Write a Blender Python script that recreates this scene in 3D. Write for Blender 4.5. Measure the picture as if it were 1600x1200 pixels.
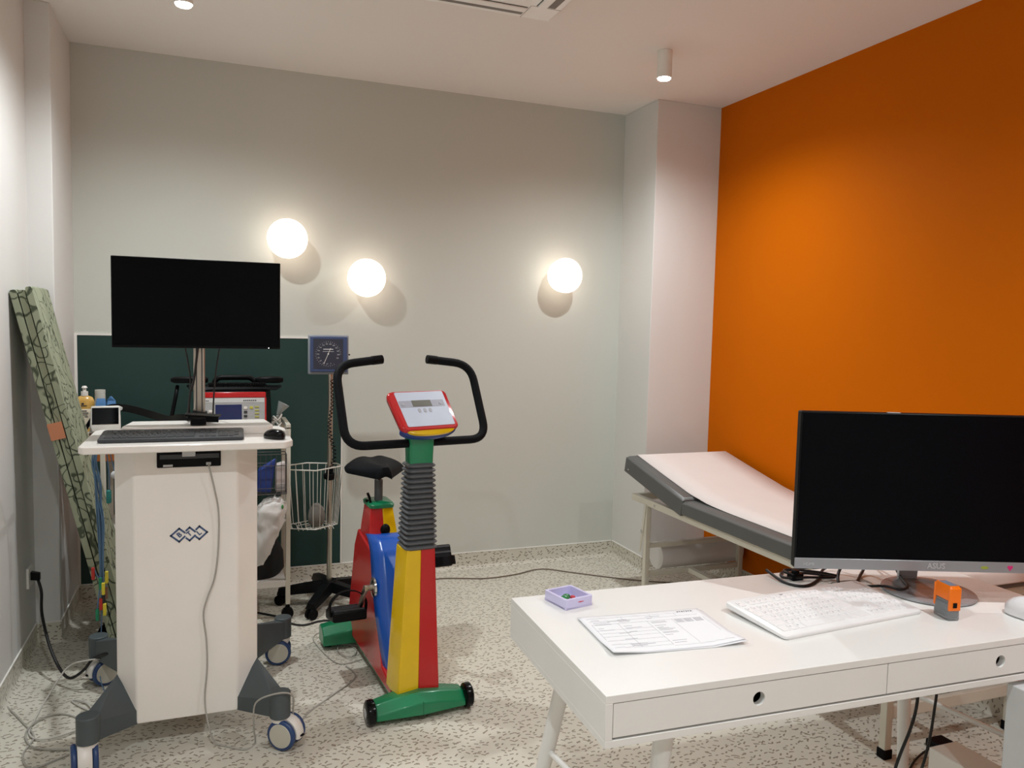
import bpy, bmesh, math, random
from mathutils import Vector, Matrix
for o in list(bpy.data.objects): bpy.data.objects.remove(o)
random.seed(7)
C = bpy.context.scene.collection
PI = math.pi
R = math.radians

# ------------------------------------------------------------------ camera
YAW, PITCH, ROLL, FPX = .3641, -.0731, .0233, 1231.5
fw = Vector((math.sin(YAW)*math.cos(PITCH), math.cos(YAW)*math.cos(PITCH), math.sin(PITCH)))
r0 = Vector((math.cos(YAW), -math.sin(YAW), 0)); u0 = r0.cross(fw)
r1 = r0*math.cos(ROLL)+u0*math.sin(ROLL); u1 = u0*math.cos(ROLL)-r0*math.sin(ROLL)
cd = bpy.data.cameras.new('camera'); cd.sensor_width = 36; cd.sensor_fit = 'HORIZONTAL'
cd.lens = FPX/1600*36; cd.clip_start = .05
cam = bpy.data.objects.new('camera', cd); C.objects.link(cam)
cam.matrix_world = Matrix(((r1.x, u1.x, -fw.x, 0), (r1.y, u1.y, -fw.y, 0), (r1.z, u1.z, -fw.z, 1.5), (0, 0, 0, 1)))
bpy.context.scene.camera = cam

# ------------------------------------------------------------------ light
sc = bpy.context.scene
w = bpy.data.worlds.new('world'); sc.world = w; w.use_nodes = True
w.node_tree.nodes['Background'].inputs[0].default_value = (.8, .85, .9, 1)
w.node_tree.nodes['Background'].inputs[1].default_value = .05
sc.view_settings.view_transform = 'Standard'; sc.view_settings.look = 'None'
sc.view_settings.gamma = 1; sc.view_settings.use_curve_mapping = False
sc.view_settings.exposure = 0.40
SPOT_W = 68.0          # each ceiling spotlight
DISC_E = 2.4           # glow of the opal wall discs
SPOTS = [(-.10, 3.45), (2.075, 3.45), (-.10, .9), (2.075, .9), (.95, -.6)]

# room measures
H, XA, XB, XC, XO, D, D2, YB, YR, SK = 2.8585, -.7567, -.6585, 2.4711, 2.9148, 4.5586, 4.1626, 4.0358, -1.7, .10

# ------------------------------------------------------------------ materials
def srgb(c):
    return tuple((x/255/12.92 if x/255 <= .04045 else ((x/255+.055)/1.055)**2.4) for x in c)
MATS = {}
def mat(name, rgb, rough=.5, metal=0, spec=.5, emit=0, var=.04, scale=9, bump=0, bscale=200, trans=0, alpha=1, coat=0):
    if name in MATS: return MATS[name]
    m = bpy.data.materials.new(name); m.use_nodes = True; n = m.node_tree.nodes; L = m.node_tree.links
    b = n['Principled BSDF']; c = srgb(rgb)
    b.inputs['Roughness'].default_value = rough; b.inputs['Metallic'].default_value = metal
    b.inputs['Specular IOR Level'].default_value = spec
    tc = n.new('ShaderNodeTexCoord')
    no = n.new('ShaderNodeTexNoise'); no.inputs['Scale'].default_value = scale; no.inputs['Detail'].default_value = 3
    L.new(tc.outputs['Object'], no.inputs['Vector'])
    r = n.new('ShaderNodeValToRGB'); r.color_ramp.elements[0].position = .3; r.color_ramp.elements[1].position = .7
    r.color_ramp.elements[0].color = tuple(x*(1-var) for x in c)+(1,); r.color_ramp.elements[1].color = tuple(min(1, x*(1+var)) for x in c)+(1,)
    L.new(no.outputs['Fac'], r.inputs['Fac']); L.new(r.outputs['Color'], b.inputs['Base Color'])
    if emit:
        b.inputs['Emission Color'].default_value = c+(1,); b.inputs['Emission Strength'].default_value = emit
    if bump:
        n2 = n.new('ShaderNodeTexNoise'); n2.inputs['Scale'].default_value = bscale; n2.inputs['Detail'].default_value = 4
        L.new(tc.outputs['Object'], n2.inputs['Vector'])
        bp = n.new('ShaderNodeBump'); bp.inputs['Strength'].default_value = bump; bp.inputs['Distance'].default_value = .002
        L.new(n2.outputs['Fac'], bp.inputs['Height']); L.new(bp.outputs['Normal'], b.inputs['Normal'])
    if trans: b.inputs['Transmission Weight'].default_value = trans
    if alpha < 1: b.inputs['Alpha'].default_value = alpha
    if coat: b.inputs['Coat Weight'].default_value = coat; b.inputs['Coat Roughness'].default_value = .1
    MATS[name] = m; return m

def terrazzo(name, mode):
    """off-white sheet vinyl with short grey-brown dashes; mode picks which world axes run along the sheet"""
    m = bpy.data.materials.new(name); m.use_nodes = True; n = m.node_tree.nodes; L = m.node_tree.links
    b = n['Principled BSDF']; b.inputs['Roughness'].default_value = .38; b.inputs['Specular IOR Level'].default_value = .35
    ge = n.new('ShaderNodeNewGeometry'); sp = n.new('ShaderNodeSeparateXYZ'); L.new(ge.outputs['Position'], sp.inputs[0])
    co = n.new('ShaderNodeCombineXYZ')
    def M(op, a, bb=None, c=None):
        x = n.new('ShaderNodeMath'); x.operation = op
        for i, v in enumerate((a, bb, c)):
            if v is None: continue
            if isinstance(v, (int, float)): x.inputs[i].default_value = v
            else: L.new(v, x.inputs[i])
        return x.outputs[0]
    X, Y, Z = sp.outputs
    if mode == 'floor': L.new(X, co.inputs[0]); L.new(Y, co.inputs[1])
    elif mode == 'back': L.new(X, co.inputs[0]); L.new(M('ADD', Z, Y), co.inputs[1])
    elif mode == 'left': L.new(M('SUBTRACT', Z, X), co.inputs[0]); L.new(Y, co.inputs[1])
    else: L.new(M('ADD', Z, X), co.inputs[0]); L.new(Y, co.inputs[1])
    # a gentle wobble so that the cells do not line up
    nz = n.new('ShaderNodeTexNoise'); nz.inputs['Scale'].default_value = 2.5; L.new(co.outputs[0], nz.inputs['Vector'])
    masks = []
    for (off, cell, la, lb, keep) in ((0, .0255, .0088, .0029, .88), (3.37, .043, .0094, .0030, .75)):
        ad = n.new('ShaderNodeVectorMath'); ad.operation = 'ADD'; ad.inputs[1].default_value = (off, off*.7, 0); L.new(co.outputs[0], ad.inputs[0])
        vo = n.new('ShaderNodeTexVoronoi'); vo.voronoi_dimensions = '2D'; vo.inputs['Scale'].default_value = 1/cell; vo.inputs['Randomness'].default_value = .72
        L.new(ad.outputs[0], vo.inputs['Vector'])
        sb = n.new('ShaderNodeVectorMath'); sb.operation = 'SUBTRACT'; L.new(ad.outputs[0], sb.inputs[0]); L.new(vo.outputs['Position'], sb.inputs[1])
        sc_ = n.new('ShaderNodeSeparateColor'); L.new(vo.outputs['Color'], sc_.inputs[0])
        ang = M('MULTIPLY', M('SUBTRACT', sc_.outputs[0], .5), 1.9)
        vr = n.new('ShaderNodeVectorRotate'); vr.rotation_type = 'Z_AXIS'; L.new(sb.outputs[0], vr.inputs['Vector']); L.new(ang, vr.inputs['Angle'])
        s2 = n.new('ShaderNodeSeparateXYZ'); L.new(vr.outputs[0], s2.inputs[0])
        wob = M('MULTIPLY', M('SUBTRACT', nz.outputs['Fac'], .5), .002)
        bend = M('MULTIPLY', M('MULTIPLY', s2.outputs[0], s2.outputs[0]), 11)
        size = M('ADD', M('MULTIPLY', sc_.outputs[1], .75), .45)
        ax = M('LESS_THAN', M('ABSOLUTE', s2.outputs[0]), M('MULTIPLY', size, la))
        ay = M('LESS_THAN', M('ABSOLUTE', M('ADD', M('ADD', s2.outputs[1], wob), bend)), lb)
        k = M('LESS_THAN', sc_.outputs[2], keep)
        masks.append(M('MULTIPLY', M('MULTIPLY', ax, ay), k))
    mk = M('MAXIMUM', masks[0], masks[1])
    mx = n.new('ShaderNodeMix'); mx.data_type = 'RGBA'
    mx.inputs[6].default_value = srgb((212, 208, 195))+(1,); mx.inputs[7].default_value = srgb((146, 137, 122))+(1,)
    L.new(mk, mx.inputs[0]); L.new(mx.outputs[2], b.inputs['Base Color'])
    return m

WALL = mat('paint_grey_wall', (205, 207, 199), .75, spec=.2, var=.01, scale=1.2, bump=.05, bscale=350)
WALL2 = mat('paint_white_wall', (222, 221, 218), .6, spec=.3, var=.01, scale=1.2, bump=.05, bscale=350)
CEIL = mat('paint_ceiling', (243, 238, 233), .8, spec=.2, var=.01, scale=1)
ORANGE = mat('paint_orange', (203, 101, 0), .6, spec=.06, var=.02, scale=1.5, bump=.04, bscale=350)
GREENP = mat('dark_green_panel', (35, 62, 58), .45, spec=.4, var=.02, scale=2)
TRIM = mat('white_trim', (238, 236, 230), .4)
WHITE = mat('white_plastic', (232, 229, 223), .32, var=.01)
CARTW = mat('white_lacquer', (243, 239, 233), .28, var=.01, coat=.3)
DESKW = mat('white_laminate', (233, 233, 230), .3, var=.008)
BEDW = mat('cream_steel', (216, 212, 198), .35)
PODG = mat('slate_plastic', (74, 83, 86), .45)
BLUE = mat('caster_blue', (38, 66, 112), .35)
CAP = mat('caster_cap', (196, 193, 180), .4)
BLACK = mat('black_plastic', (11, 12, 14), .4, spec=.12)
BLACKG = mat('black_gloss', (7, 8, 11), .18, spec=.22)
FOAM = mat('black_foam', (13, 16, 20), .6, spec=.12, bump=.3, bscale=700)
RUBBER = mat('black_rubber', (9, 9, 11), .6, spec=.12)
SCREEN = mat('screen_glass', (1, 3, 7), .25, spec=.10, var=0)
CHROME = mat('chrome', (215, 215, 215), .12, metal=1, var=0)
STEEL = mat('brushed_steel', (188, 182, 172), .3, metal=1)
SILVER = mat('silver_plastic', (150, 152, 156), .35, metal=.4)
RED = mat('bike_red', (192, 12, 20), .25, coat=.4)
YEL = mat('bike_yellow', (232, 192, 8), .25, coat=.4)
BIKEB = mat('bike_blue', (22, 84, 178), .28, coat=.4)
GRN = mat('bike_green', (10, 128, 84), .3, coat=.3)
BELL = mat('bellows_grey', (84, 88, 92), .45)
VINYL = mat('grey_vinyl', (92, 94, 93), .42, bump=.12, bscale=500)
PAPER = mat('paper_sheet', (226, 218, 214), .8, var=.01)
PAPERW = mat('white_paper', (238, 240, 244), .7, var=.005)
INK = mat('ink_grey', (160, 160, 168), .8); INKD = mat('ink_dark', (50, 50, 56), .8)
CABLEG = mat('grey_cable', (168, 165, 158), .5); CABLEB = mat('black_cable', (18, 18, 20), .5)
CABLEBL = mat('blue_cable', (92, 126, 160), .5)
WOOD = mat('orange_wood', (178, 104, 48), .5, var=.15, scale=18)
WOODD = mat('brown_wood', (120, 66, 40), .5, var=.15, scale=18)
ORP = mat('orange_plastic', (246, 120, 10), .35)
NAVY = mat('logo_navy', (62, 84, 124), .5)
LILAC = mat('lilac_plastic', (206, 202, 236), .4)
CLEARG = mat('smoky_clear', (190, 196, 200), .12, trans=.7)
BAGW = mat('white_film', (226, 224, 220), .45, alpha=.93)
BLUEP = mat('blue_packet', (82, 132, 186), .5)
AMBER = mat('amber_soap', (222, 176, 92), .25, coat=.5)
DGREY = mat('dark_grey_plastic', (58, 60, 64), .5)
KEYD = mat('dark_key', (48, 51, 56), .5)
LGREY = mat('light_grey_plastic', (196, 198, 200), .4)
WIREW = mat('white_wire', (214, 212, 204), .4)
WIRED = mat('dark_wire', (70, 66, 66), .4)

# ------------------------------------------------------------------ builders
MW = {}
def mw(o): return MW.get(o.name, Matrix.Identity(4))
def thing(name, label, cat, loc=(0, 0, 0), rz=0, group=None):
    o = bpy.data.objects.new(name, None); C.objects.link(o); o.empty_display_size = .05
    o.location = loc; o.rotation_euler = (0, 0, rz); o['label'] = label; o['category'] = cat
    if group: o['group'] = group
    MW[o.name] = Matrix.Translation(loc) @ Matrix.Rotation(rz, 4, 'Z'); return o
def tag(o, label, cat, group=None):
    o['label'] = label; o['category'] = cat
    if group: o['group'] = group
    return o

def smooth_path(pts, n=8, closed=False):
    P = [Vector(p) for p in pts]; out = []
    N = len(P); segs = N if closed else N-1
    for i in range(segs):
        if closed: a, b, c, d = P[i-1], P[i], P[(i+1) % N], P[(i+2) % N]
        else: a, b, c, d = P[max(i-1, 0)], P[i], P[i+1], P[min(i+2, N-1)]
        for k in range(n):
            t = k/n
            out.append(.5*((2*b)+(c-a)*t+(2*a-5*b+4*c-d)*t*t+(3*b-a-3*c+d)*t**3))
    if not closed: out.append(P[-1])
    return out
def fillet(pts, r, n=6):
    """polyline with rounded corners"""
    P = [Vector(p) for p in pts]; out = [P[0]]
    for i in range(1, len(P)-1):
        a = (P[i-1]-P[i]); b = (P[i+1]-P[i]); rr = min(r, a.length*.49, b.length*.49)
        s = P[i]+a.normalized()*rr; e = P[i]+b.normalized()*rr
        for k in range(n+1):
            t = k/n; out.append((1-t)**2*s+2*t*(1-t)*P[i]+t*t*e)
    out.append(P[-1]); return out

class MB:
    def __init__(s): s.bm = bmesh.new()
    def box(s, lo, hi, M=None):
        r = bmesh.ops.create_cube(s.bm, size=1); c = [(a+b)/2 for a, b in zip(lo, hi)]; d = [abs(b-a) for a, b in zip(lo, hi)]
        T = Matrix.Translation(c) @ Matrix.Diagonal((*d, 1))
        if M is not None: T = M @ T
        bmesh.ops.transform(s.bm, matrix=T, verts=r['verts']); return s
    def cyl(s, p0, p1, r0, r1=None, n=24, caps=True):
        p0, p1 = Vector(p0), Vector(p1); r1 = r0 if r1 is None else r1; d = p1-p0
        T = Matrix.Translation((p0+p1)/2) @ d.to_track_quat('Z', 'Y').to_matrix().to_4x4()
        bmesh.ops.create_cone(s.bm, segments=n, radius1=r0, radius2=r1, depth=d.length, cap_ends=caps, matrix=T); return s
    def sphere(s, c, r, sc=(1, 1, 1), n=16, M=None):
        T = Matrix.Translation(c) @ Matrix.Diagonal((*sc, 1))
        if M is not None: T = M @ T
        bmesh.ops.create_uvsphere(s.bm, u_segments=n*2, v_segments=n, radius=r, matrix=T); return s
    def loft(s, rings, close=True, caps=True):
        vs = [[s.bm.verts.new(p) for p in r] for r in rings]; n = len(rings[0])
        for a, b in zip(vs, vs[1:]):
            for i in range(n if close else n-1):
                j = (i+1) % n
                try: s.bm.faces.new((a[i], a[j], b[j], b[i]))
                except ValueError: pass
        if caps and close:
            s.bm.faces.new(list(reversed(vs[0]))); s.bm.faces.new(vs[-1])
        return s
    def tube(s, pts, r, n=8, closed=False, caps=True):
        P = [Vector(p) for p in pts]; N = len(P); rings = []; up = None
        for i in range(N):
            if closed: t = (P[(i+1) % N]-P[i-1])
            else: t = P[min(i+1, N-1)]-P[max(i-1, 0)]
            if t.length < 1e-9: t = Vector((0, 0, 1))
            t.normalize()
            if up is None: up = t.orthogonal().normalized()
            up = (up-t*up.dot(t)); up.normalize(); sd = t.cross(up)
            rings.append([P[i]+r*(math.cos(2*PI*k/n)*up+math.sin(2*PI*k/n)*sd) for k in range(n)])
        if closed: rings.append(rings[0])
        s.loft(rings, True, caps and not closed); return s
    def lathe(s, prof, c=(0, 0, 0), n=32, M=None):
        rings = []
        for r, z in prof:
            rings.append([Vector((max(r, 1e-4)*math.cos(2*PI*k/n), max(r, 1e-4)*math.sin(2*PI*k/n), z)) for k in range(n)])
        T = Matrix.Translation(c) if M is None else M
        s.loft([[T @ p for p in r] for r in rings]); return s
    def prism(s, poly, d, M=None):
        """poly of (a,b) extruded 0..d along local z"""
        T = M or Matrix.Identity(4)
        s.loft([[T @ Vector((a, b, 0)) for a, b in poly], [T @ Vector((a, b, d)) for a, b in poly]]); return s
    def hull(s, pts):
        vs = [s.bm.verts.new(p) for p in pts]
        r = bmesh.ops.convex_hull(s.bm, input=vs)
        dead = [v for v in set(r['geom_interior']) | set(r['geom_unused']) if isinstance(v, bmesh.types.BMVert)]
        bmesh.ops.delete(s.bm, geom=dead, context='VERTS'); return s
    def ribbon(s, pts, wdir, w, t=.002):
        P = [Vector(p) for p in pts]; wd = Vector(wdir).normalized()*w/2; rings = []
        for i in range(len(P)):
            tg = P[min(i+1, len(P)-1)]-P[max(i-1, 0)]; nn = tg.cross(wd).normalized()*t/2
            rings.append([P[i]+wd+nn, P[i]-wd+nn, P[i]-wd-nn, P[i]+wd-nn])
        s.loft(rings); return s
    def grid(s, f, nu, nv):
        vs = [[s.bm.verts.new(f(i/nu, j/nv)) for j in range(nv+1)] for i in range(nu+1)]
        for i in range(nu):
            for j in range(nv): s.bm.faces.new((vs[i][j], vs[i+1][j], vs[i+1][j+1], vs[i][j+1]))
        return s
    def build(s, name, m, parent=None, world=False, bevel=0, smooth=35, seg=2, solid=0):
        bm = s.bm
        if parent is not None and world: bm.transform(mw(parent).inverted())
        bmesh.ops.recalc_face_normals(bm, faces=bm.faces)
        me = bpy.data.meshes.new(name); bm.to_mesh(me); bm.free(); me.materials.append(m)
        me.shade_smooth(); me.set_sharp_from_angle(angle=R(smooth))
        o = bpy.data.objects.new(name, me); C.objects.link(o)
        if parent is not None: o.parent = parent; MW[o.name] = mw(parent)
        if solid:
            md = o.modifiers.new('solid', 'SOLIDIFY'); md.thickness = solid; md.offset = 0
        if bevel:
            md = o.modifiers.new('bevel', 'BEVEL'); md.width = bevel; md.segments = seg; md.limit_method = 'ANGLE'; md.angle_limit = R(40)
        return o
def BX(name, m, lo, hi, parent=None, world=False, bevel=.002, M=None): return MB().box(lo, hi, M).build(name, m, parent, world, bevel)

def text(name, body, size, m, parent, M, ext=.0004, world=False, bold=0):
    cu = bpy.data.curves.new('txt', 'FONT'); cu.body = body; cu.size = size; cu.align_x = 'CENTER'; cu.align_y = 'CENTER'; cu.extrude = ext; cu.offset = bold; cu.resolution_u = 3
    t = bpy.data.objects.new('txt', cu); C.objects.link(t)
    dg = bpy.context.evaluated_depsgraph_get(); dg.update()
    me = bpy.data.meshes.new_from_object(t.evaluated_get(dg)); bpy.data.objects.remove(t)
    if world: M = mw(parent).inverted() @ M
    me.transform(M); me.materials.clear(); me.materials.append(m); me.name = name
    o = bpy.data.objects.new(name, me); C.objects.link(o); o.parent = parent; MW[o.name] = mw(parent); return o
def FRONT(x, y, z, rot=0):   # text facing -y
    return Matrix.Translation((x, y, z)) @ Matrix.Rotation(PI/2, 4, 'X') @ Matrix.Rotation(rot, 4, 'Z')
def rrect(hx, hy, r, n=4, cx=0, cy=0):
    out = []
    for (sx, sy, a0) in ((1, 1, 0), (-1, 1, 90), (-1, -1, 180), (1, -1, 270)):
        for k in range(n+1):
            a = R(a0+90*k/n); out.append((cx+sx*(hx-r)+r*math.cos(a), cy+sy*(hy-r)+r*math.sin(a)))
    return out
def struct(o, kids=()): o['kind'] = 'structure'; return o

# ------------------------------------------------------------------ room shell
FLO = terrazzo('flecked_floor', 'floor')
struct(BX('floor', FLO, (XA-.1, YR-.1, -.06), (XO+.1, D+.1, 0), bevel=0))
struct(BX('ceiling', CEIL, (XA-.1, YR-.1, H), (XO+.1, D+.1, H+.08), bevel=0))
struct(BX('wall_back', WALL, (XA-.1, D, 0), (XO+.1, D+.1, H), bevel=0))
struct(BX('wall_left', WALL2, (XA-.1, YR-.1, 0), (XA, D+.1, H), bevel=0))
struct(BX('wall_right', ORANGE, (XO, YR-.1, 0), (XO+.1, D2+.02, H), bevel=0))
struct(BX('wall_rear', WALL2, (XA-.1, YR-.1, 0), (XO+.1, YR, H), bevel=0))
struct(BX('wall_left_pillar', WALL2, (XA-.05, YB, 0), (XB, D+.05, H), bevel=.003))
pc = MB().box((XC, D2, 0), (XO+.1, D+.05, H)).build('wall_right_pillar', WALL2, bevel=.003); struct(pc)
def skirt(name, p0, p1, inward, mode):
    """coved skirting from p0 to p1, facing 'inward'"""
    p0, p1, nv = Vector((*p0, 0)), Vector((*p1, 0)), Vector((*inward, 0))
    prof = [(0, 0)]+[(.035-.035*math.sin(R(a)), .035-.035*math.cos(R(a))) for a in range(0, 91, 15)]
    prof = [(.035, .0008)]+[(.004+.031*(1-math.sin(R(a))), .031*(1-math.cos(R(a)))+.0008) for a in range(0, 91, 15)]+[(.004, SK-.003), (0, SK-.003), (0, 0)]
    o = MB().loft([[p+nv*a+Vector((0, 0, b)) for a, b in prof] for p in (p0, p1)]).build(name, terrazzo('flecked_'+name, mode), smooth=40)
    struct(o)
    lo = MB().loft([[p+nv*a+Vector((0, 0, b)) for a, b in ((0, SK-.003), (.0055, SK-.003), (.0055, SK+.003), (0, SK+.003))] for p in (p0, p1)]).build('cap_strip', TRIM, o)
skirt('baseboard_back', (XB, D), (XC, D), (0, -1), 'back')
skirt('baseboard_left', (XA, YR), (XA, YB), (1, 0), 'left')
skirt('baseboard_left_pillar', (XA, YB), (XB+.005, YB), (0, -1), 'back')
skirt('baseboard_left_pillar_side', (XB, YB-.005), (XB, D), (1, 0), 'left')
skirt('baseboard_right_pillar_side', (XC, D2-.005), (XC, D), (-1, 0), 'right')
skirt('baseboard_right_pillar', (XC-.005, D2), (XO, D2), (0, -1), 'back')
skirt('baseboard_right', (XO, YR), (XO, D2), (-1, 0), 'right')

g = thing('wall_panel', 'dark green wall panel with thin white edging, low on the back wall behind the carts', 'wall panel', (0, D, SK))
BX('panel_sheet', GREENP, (-.648, D-.004, SK+.004), (.692, D, 1.408), g, True, 0)
e = MB()
for lo, hi in (((-.6585, D-.007, 1.404), (.70, D, 1.415)), ((-.6585, D-.007, SK+.004), (-.646, D, 1.404)), ((.69, D-.007, SK+.004), (.697, D, 1.404))): e.box(lo, hi)
e.build('edging', TRIM, g, True)

# wall discs
def wall_disc(x, z, label):
    t = thing('wall_lamp', label, 'lamp', (x, D, z), 0, 'round opal lamps on the back wall')
    MB().cyl((0, 0, 0), (0, -.062, 0), .05, n=32).build('wall_mount', TRIM, t, bevel=.002)
    prof = [(0, 0), (.07, 0), (.09, .006), (.099, .022), (.1015, .045), (.1005, .052), (.104, .056), (.106, .075), (.104, .090), (.09, .104), (.06, .112), (0, .116)]
    MB().lathe(prof, M=Matrix.Translation((0, -.058, 0)) @ Matrix.Rotation(PI/2, 4, 'X'), n=48).build('opal_diffuser', mat('opal_glow', (255, 236, 220), .3, emit=DISC_E, var=0), t, smooth=60)
wall_disc(.379, 1.941, 'highest glowing round wall lamp, up and right of the cart monitor')
wall_disc(.806, 1.750, 'middle one of the three glowing round wall lamps, above the exercise bike')
wall_disc(2.022, 1.817, 'glowing round wall lamp alone at the right, near the pillar')

# ceiling spots
def spot(x, y, label):
    t = thing('ceiling_spotlight', label, 'lamp', (x, y, H), 0, 'white cylinder spotlights under the ceiling')
    MB().cyl((0, 0, 0), (0, 0, -.13), .036, n=32, caps=True).build('housing', TRIM, t, bevel=.002)
    MB().cyl((0, 0, -.13), (0, 0, -.136), .031, .028, n=32).build('lens', mat('lens_glow', (255, 246, 232), .3, emit=60, var=0), t)
    ld = bpy.data.lights.new('bulb', 'SPOT'); ld.energy = SPOT_W; ld.spot_size = R(160); ld.spot_blend = .95; ld.shadow_soft_size = .03; ld.color = (.95, 1, 1.02)
    lo = bpy.data.objects.new('bulb', ld); C.objects.link(lo); lo.parent = t; lo.location = (0, 0, -.145)
LAB = ['white cylinder ceiling spotlight at the top left, lit, above the computer cart', 'white cylinder ceiling spotlight, lit, in front of the right pillar',
       'ceiling spotlight behind the camera at the left', 'ceiling spotlight above the desk', 'ceiling spotlight at the rear of the room']
for (x, y), l in zip(SPOTS, LAB): spot(x, y, l)

# ceiling cassette air conditioner
t = thing('ceiling_air_conditioner', 'white square ceiling cassette air conditioner at the top edge of the picture', 'air conditioner', (.905, 2.8, H))
cx0, cx1, cy0, cy1 = .43, 1.38, 2.33, 3.278
ACW = mat('ac_white', (252, 251, 248), .35)
e = MB().box((cx0, cy0, H-.028), (cx1, cy1, H)); e.build('fascia', ACW, t, True, .006)
e = MB().box((cx0+.2, cy0+.2, H-.038), (cx1-.2, cy1-.2, H-.028)); e.build('intake_grille', LGREY, t, True, .004)
ACG = mat('ac_slot_grey', (128, 122, 116), .6)
for k, (lo, hi) in enumerate((((cx0+.14, cy1-.115), (cx1-.14, cy1-.03)), ((cx0+.14, cy0+.03), (cx1-.14, cy0+.115)), ((cx1-.115, cy0+.14), (cx1-.03, cy1-.14)), ((cx0+.03, cy0+.14), (cx0+.115, cy1-.14)))):
    e = MB().box((lo[0], lo[1], H-.0285), (hi[0], hi[1], H-.0265)); s_ = e.build('air_slot', ACG, t, True, 0)
    if k < 2: a, b = (lo[0]+.004, lo[1]+.004), (hi[0]-.004, lo[1]+.045)
    else: a, b = (lo[0]+.004, lo[1]+.004), (lo[0]+.045, hi[1]-.004)
    MB().box((a[0], a[1], H-.036), (b[0], b[1], H-.029)).build('louvre', ACW, s_, True, .003)
for x, y in ((cx0, cy1-.135), (cx1-.135, cy1-.135), (cx0, cy0+.13), (cx1-.135, cy0+.13)): BX('panel_joint', ACG, (x+.002, y, H-.0287), (x+.133, y+.002, H-.0275), t, True, 0)
for y, x in ((cy0, cx0+.133), (cy0, cx1-.135), (cy1-.135, cx0+.133), (cy1-.135, cx1-.135)): BX('panel_joint', ACG, (x, y+.002, H-.0287), (x+.002, y+.133, H-.0275), t, True, 0)

# ------------------------------------------------------------------ keyboard / mouse makers
def keyboard(name, label, loc, rz, W_, D_, body, keym, legend, tilt=.03):
    t = thing(name, label, 'keyboard', loc, rz)
    h0, h1 = .010, .010+tilt*D_*3
    sl = (h1-h0)/D_
    e = MB()
    pr = rrect(W_/2, D_/2, .012, 4)
    def ring(z, s): return [Vector((x*s, y*s, z+ (sl*(y+D_/2) if z > .003 else sl*(y+D_/2)*.6))) for x, y in pr]
    e.loft([ring(.0, .985), ring(.003, 1), ring(.009, 1), ring(.0115, .985)])
    e.build('keyboard_body', body, t, smooth=50)
    rows = []
    u = (W_-.03)/22.6; ky = (D_-.035)/6.4
    rows.append((5.35, [(0, 1)]+[(1.6+i*1.0+(i//4)*.45, 1) for i in range(12)]+[(15.6+i, 1) for i in range(3)]))
    rows.append((4.1, [(i, 1) for i in range(13)]+[(13, 2)]+[(15.6+i, 1) for i in range(3)]+[(18.9+i*.92, .92) for i in range(4)]))
    rows.append((3.1, [(0, 1.5)]+[(1.5+i, 1) for i in range(12)]+[(13.5, 1.5)]+[(15.6+i, 1) for i in range(3)]+[(18.9+i*.92, .92) for i in range(4)]))
    rows.append((2.1, [(0, 1.75)]+[(1.75+i, 1) for i in range(11)]+[(12.75, 2.25)]+[(18.9+i*.92, .92) for i in range(3)]))
    rows.append((1.1, [(0, 2.25)]+[(2.25+i, 1) for i in range(10)]+[(12.25, 2.75)]+[(16.6, 1)]+[(18.9+i*.92, .92) for i in range(4)]))
    rows.append((.1, [(0, 1.4), (1.4, 1.2), (2.6, 1.2), (3.8, 6.4), (10.2, 1.4), (11.6, 1.4), (13, 2), (15.6, 1), (16.6, 1), (17.6, 1), (18.9, 1.84), (20.74, .92)]))
    cache = {}; k = 0
    for ry, ks in rows:
        for kx, kw in ks:
            w2, d2 = kw*u-.0022, ky-.0024
            key = round(kw, 2)
            if key not in cache:
                e = MB()
                e.loft([[Vector((x, y, 0)) for x, y in rrect(w2/2, d2/2, .0015, 2)], [Vector((x, y, .0025)) for x, y in rrect(w2/2-.0008, d2/2-.0008, .0015, 2)]])
                if kw < 1.3: e.box((-w2*.28, -.0002, .0024), (-w2*.06, d2*.2, .0026))
                o = e.build('key', keym, t)
                if kw < 1.3:
                    o.data.materials.append(legend)
                    for p in o.data.polygons[-6:]: p.material_index = 1
                cache[key] = o
            else:
                o = cache[key].copy(); C.objects.link(o); o.parent = t
            k += 1
            y = -D_/2+.018+(ry+.5)*ky; x = -W_/2+.015+(kx+kw/2)*u
            o.location = (x, y, .0112+sl*(y+D_/2)); o.rotation_euler = (math.atan(sl), 0, 0)
    return t, sl
def mouse(name, label, loc, rz, body, accent, s=1.0):
    t = thing(name, label, 'mouse', loc, rz)
    rings = []
    N = 10
    for i in range(N+1):
        a = i/N; y = (-.056+.112*a)*s; hw = .031*s*(max(1-abs(2*a-1)**2.6, .0))**.5+.001; hz = (.041*s)*(max(1-abs((a-.42)/.6)**2.2, 0))**.6+.004
        ring = []
        for k in range(16):
            th = 2*PI*k/16; cx = math.cos(th); sx = math.sin(th)
            ring.append(Vector((hw*cx*(1 if sx > 0 else .92), y, .001+(hz*max(sx, 0)**.75 if sx > 0 else 0)+(.004*s if sx >= 0 else 0))))
        rings.append(ring)
    MB().loft(rings).build('mouse_shell', body, t, smooth=60)
    MB().cyl((-.004, -.033*s, .026*s), (.004, -.033*s, .026*s), .008*s, n=16).build('scroll_wheel', accent, t)
    return t

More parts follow.
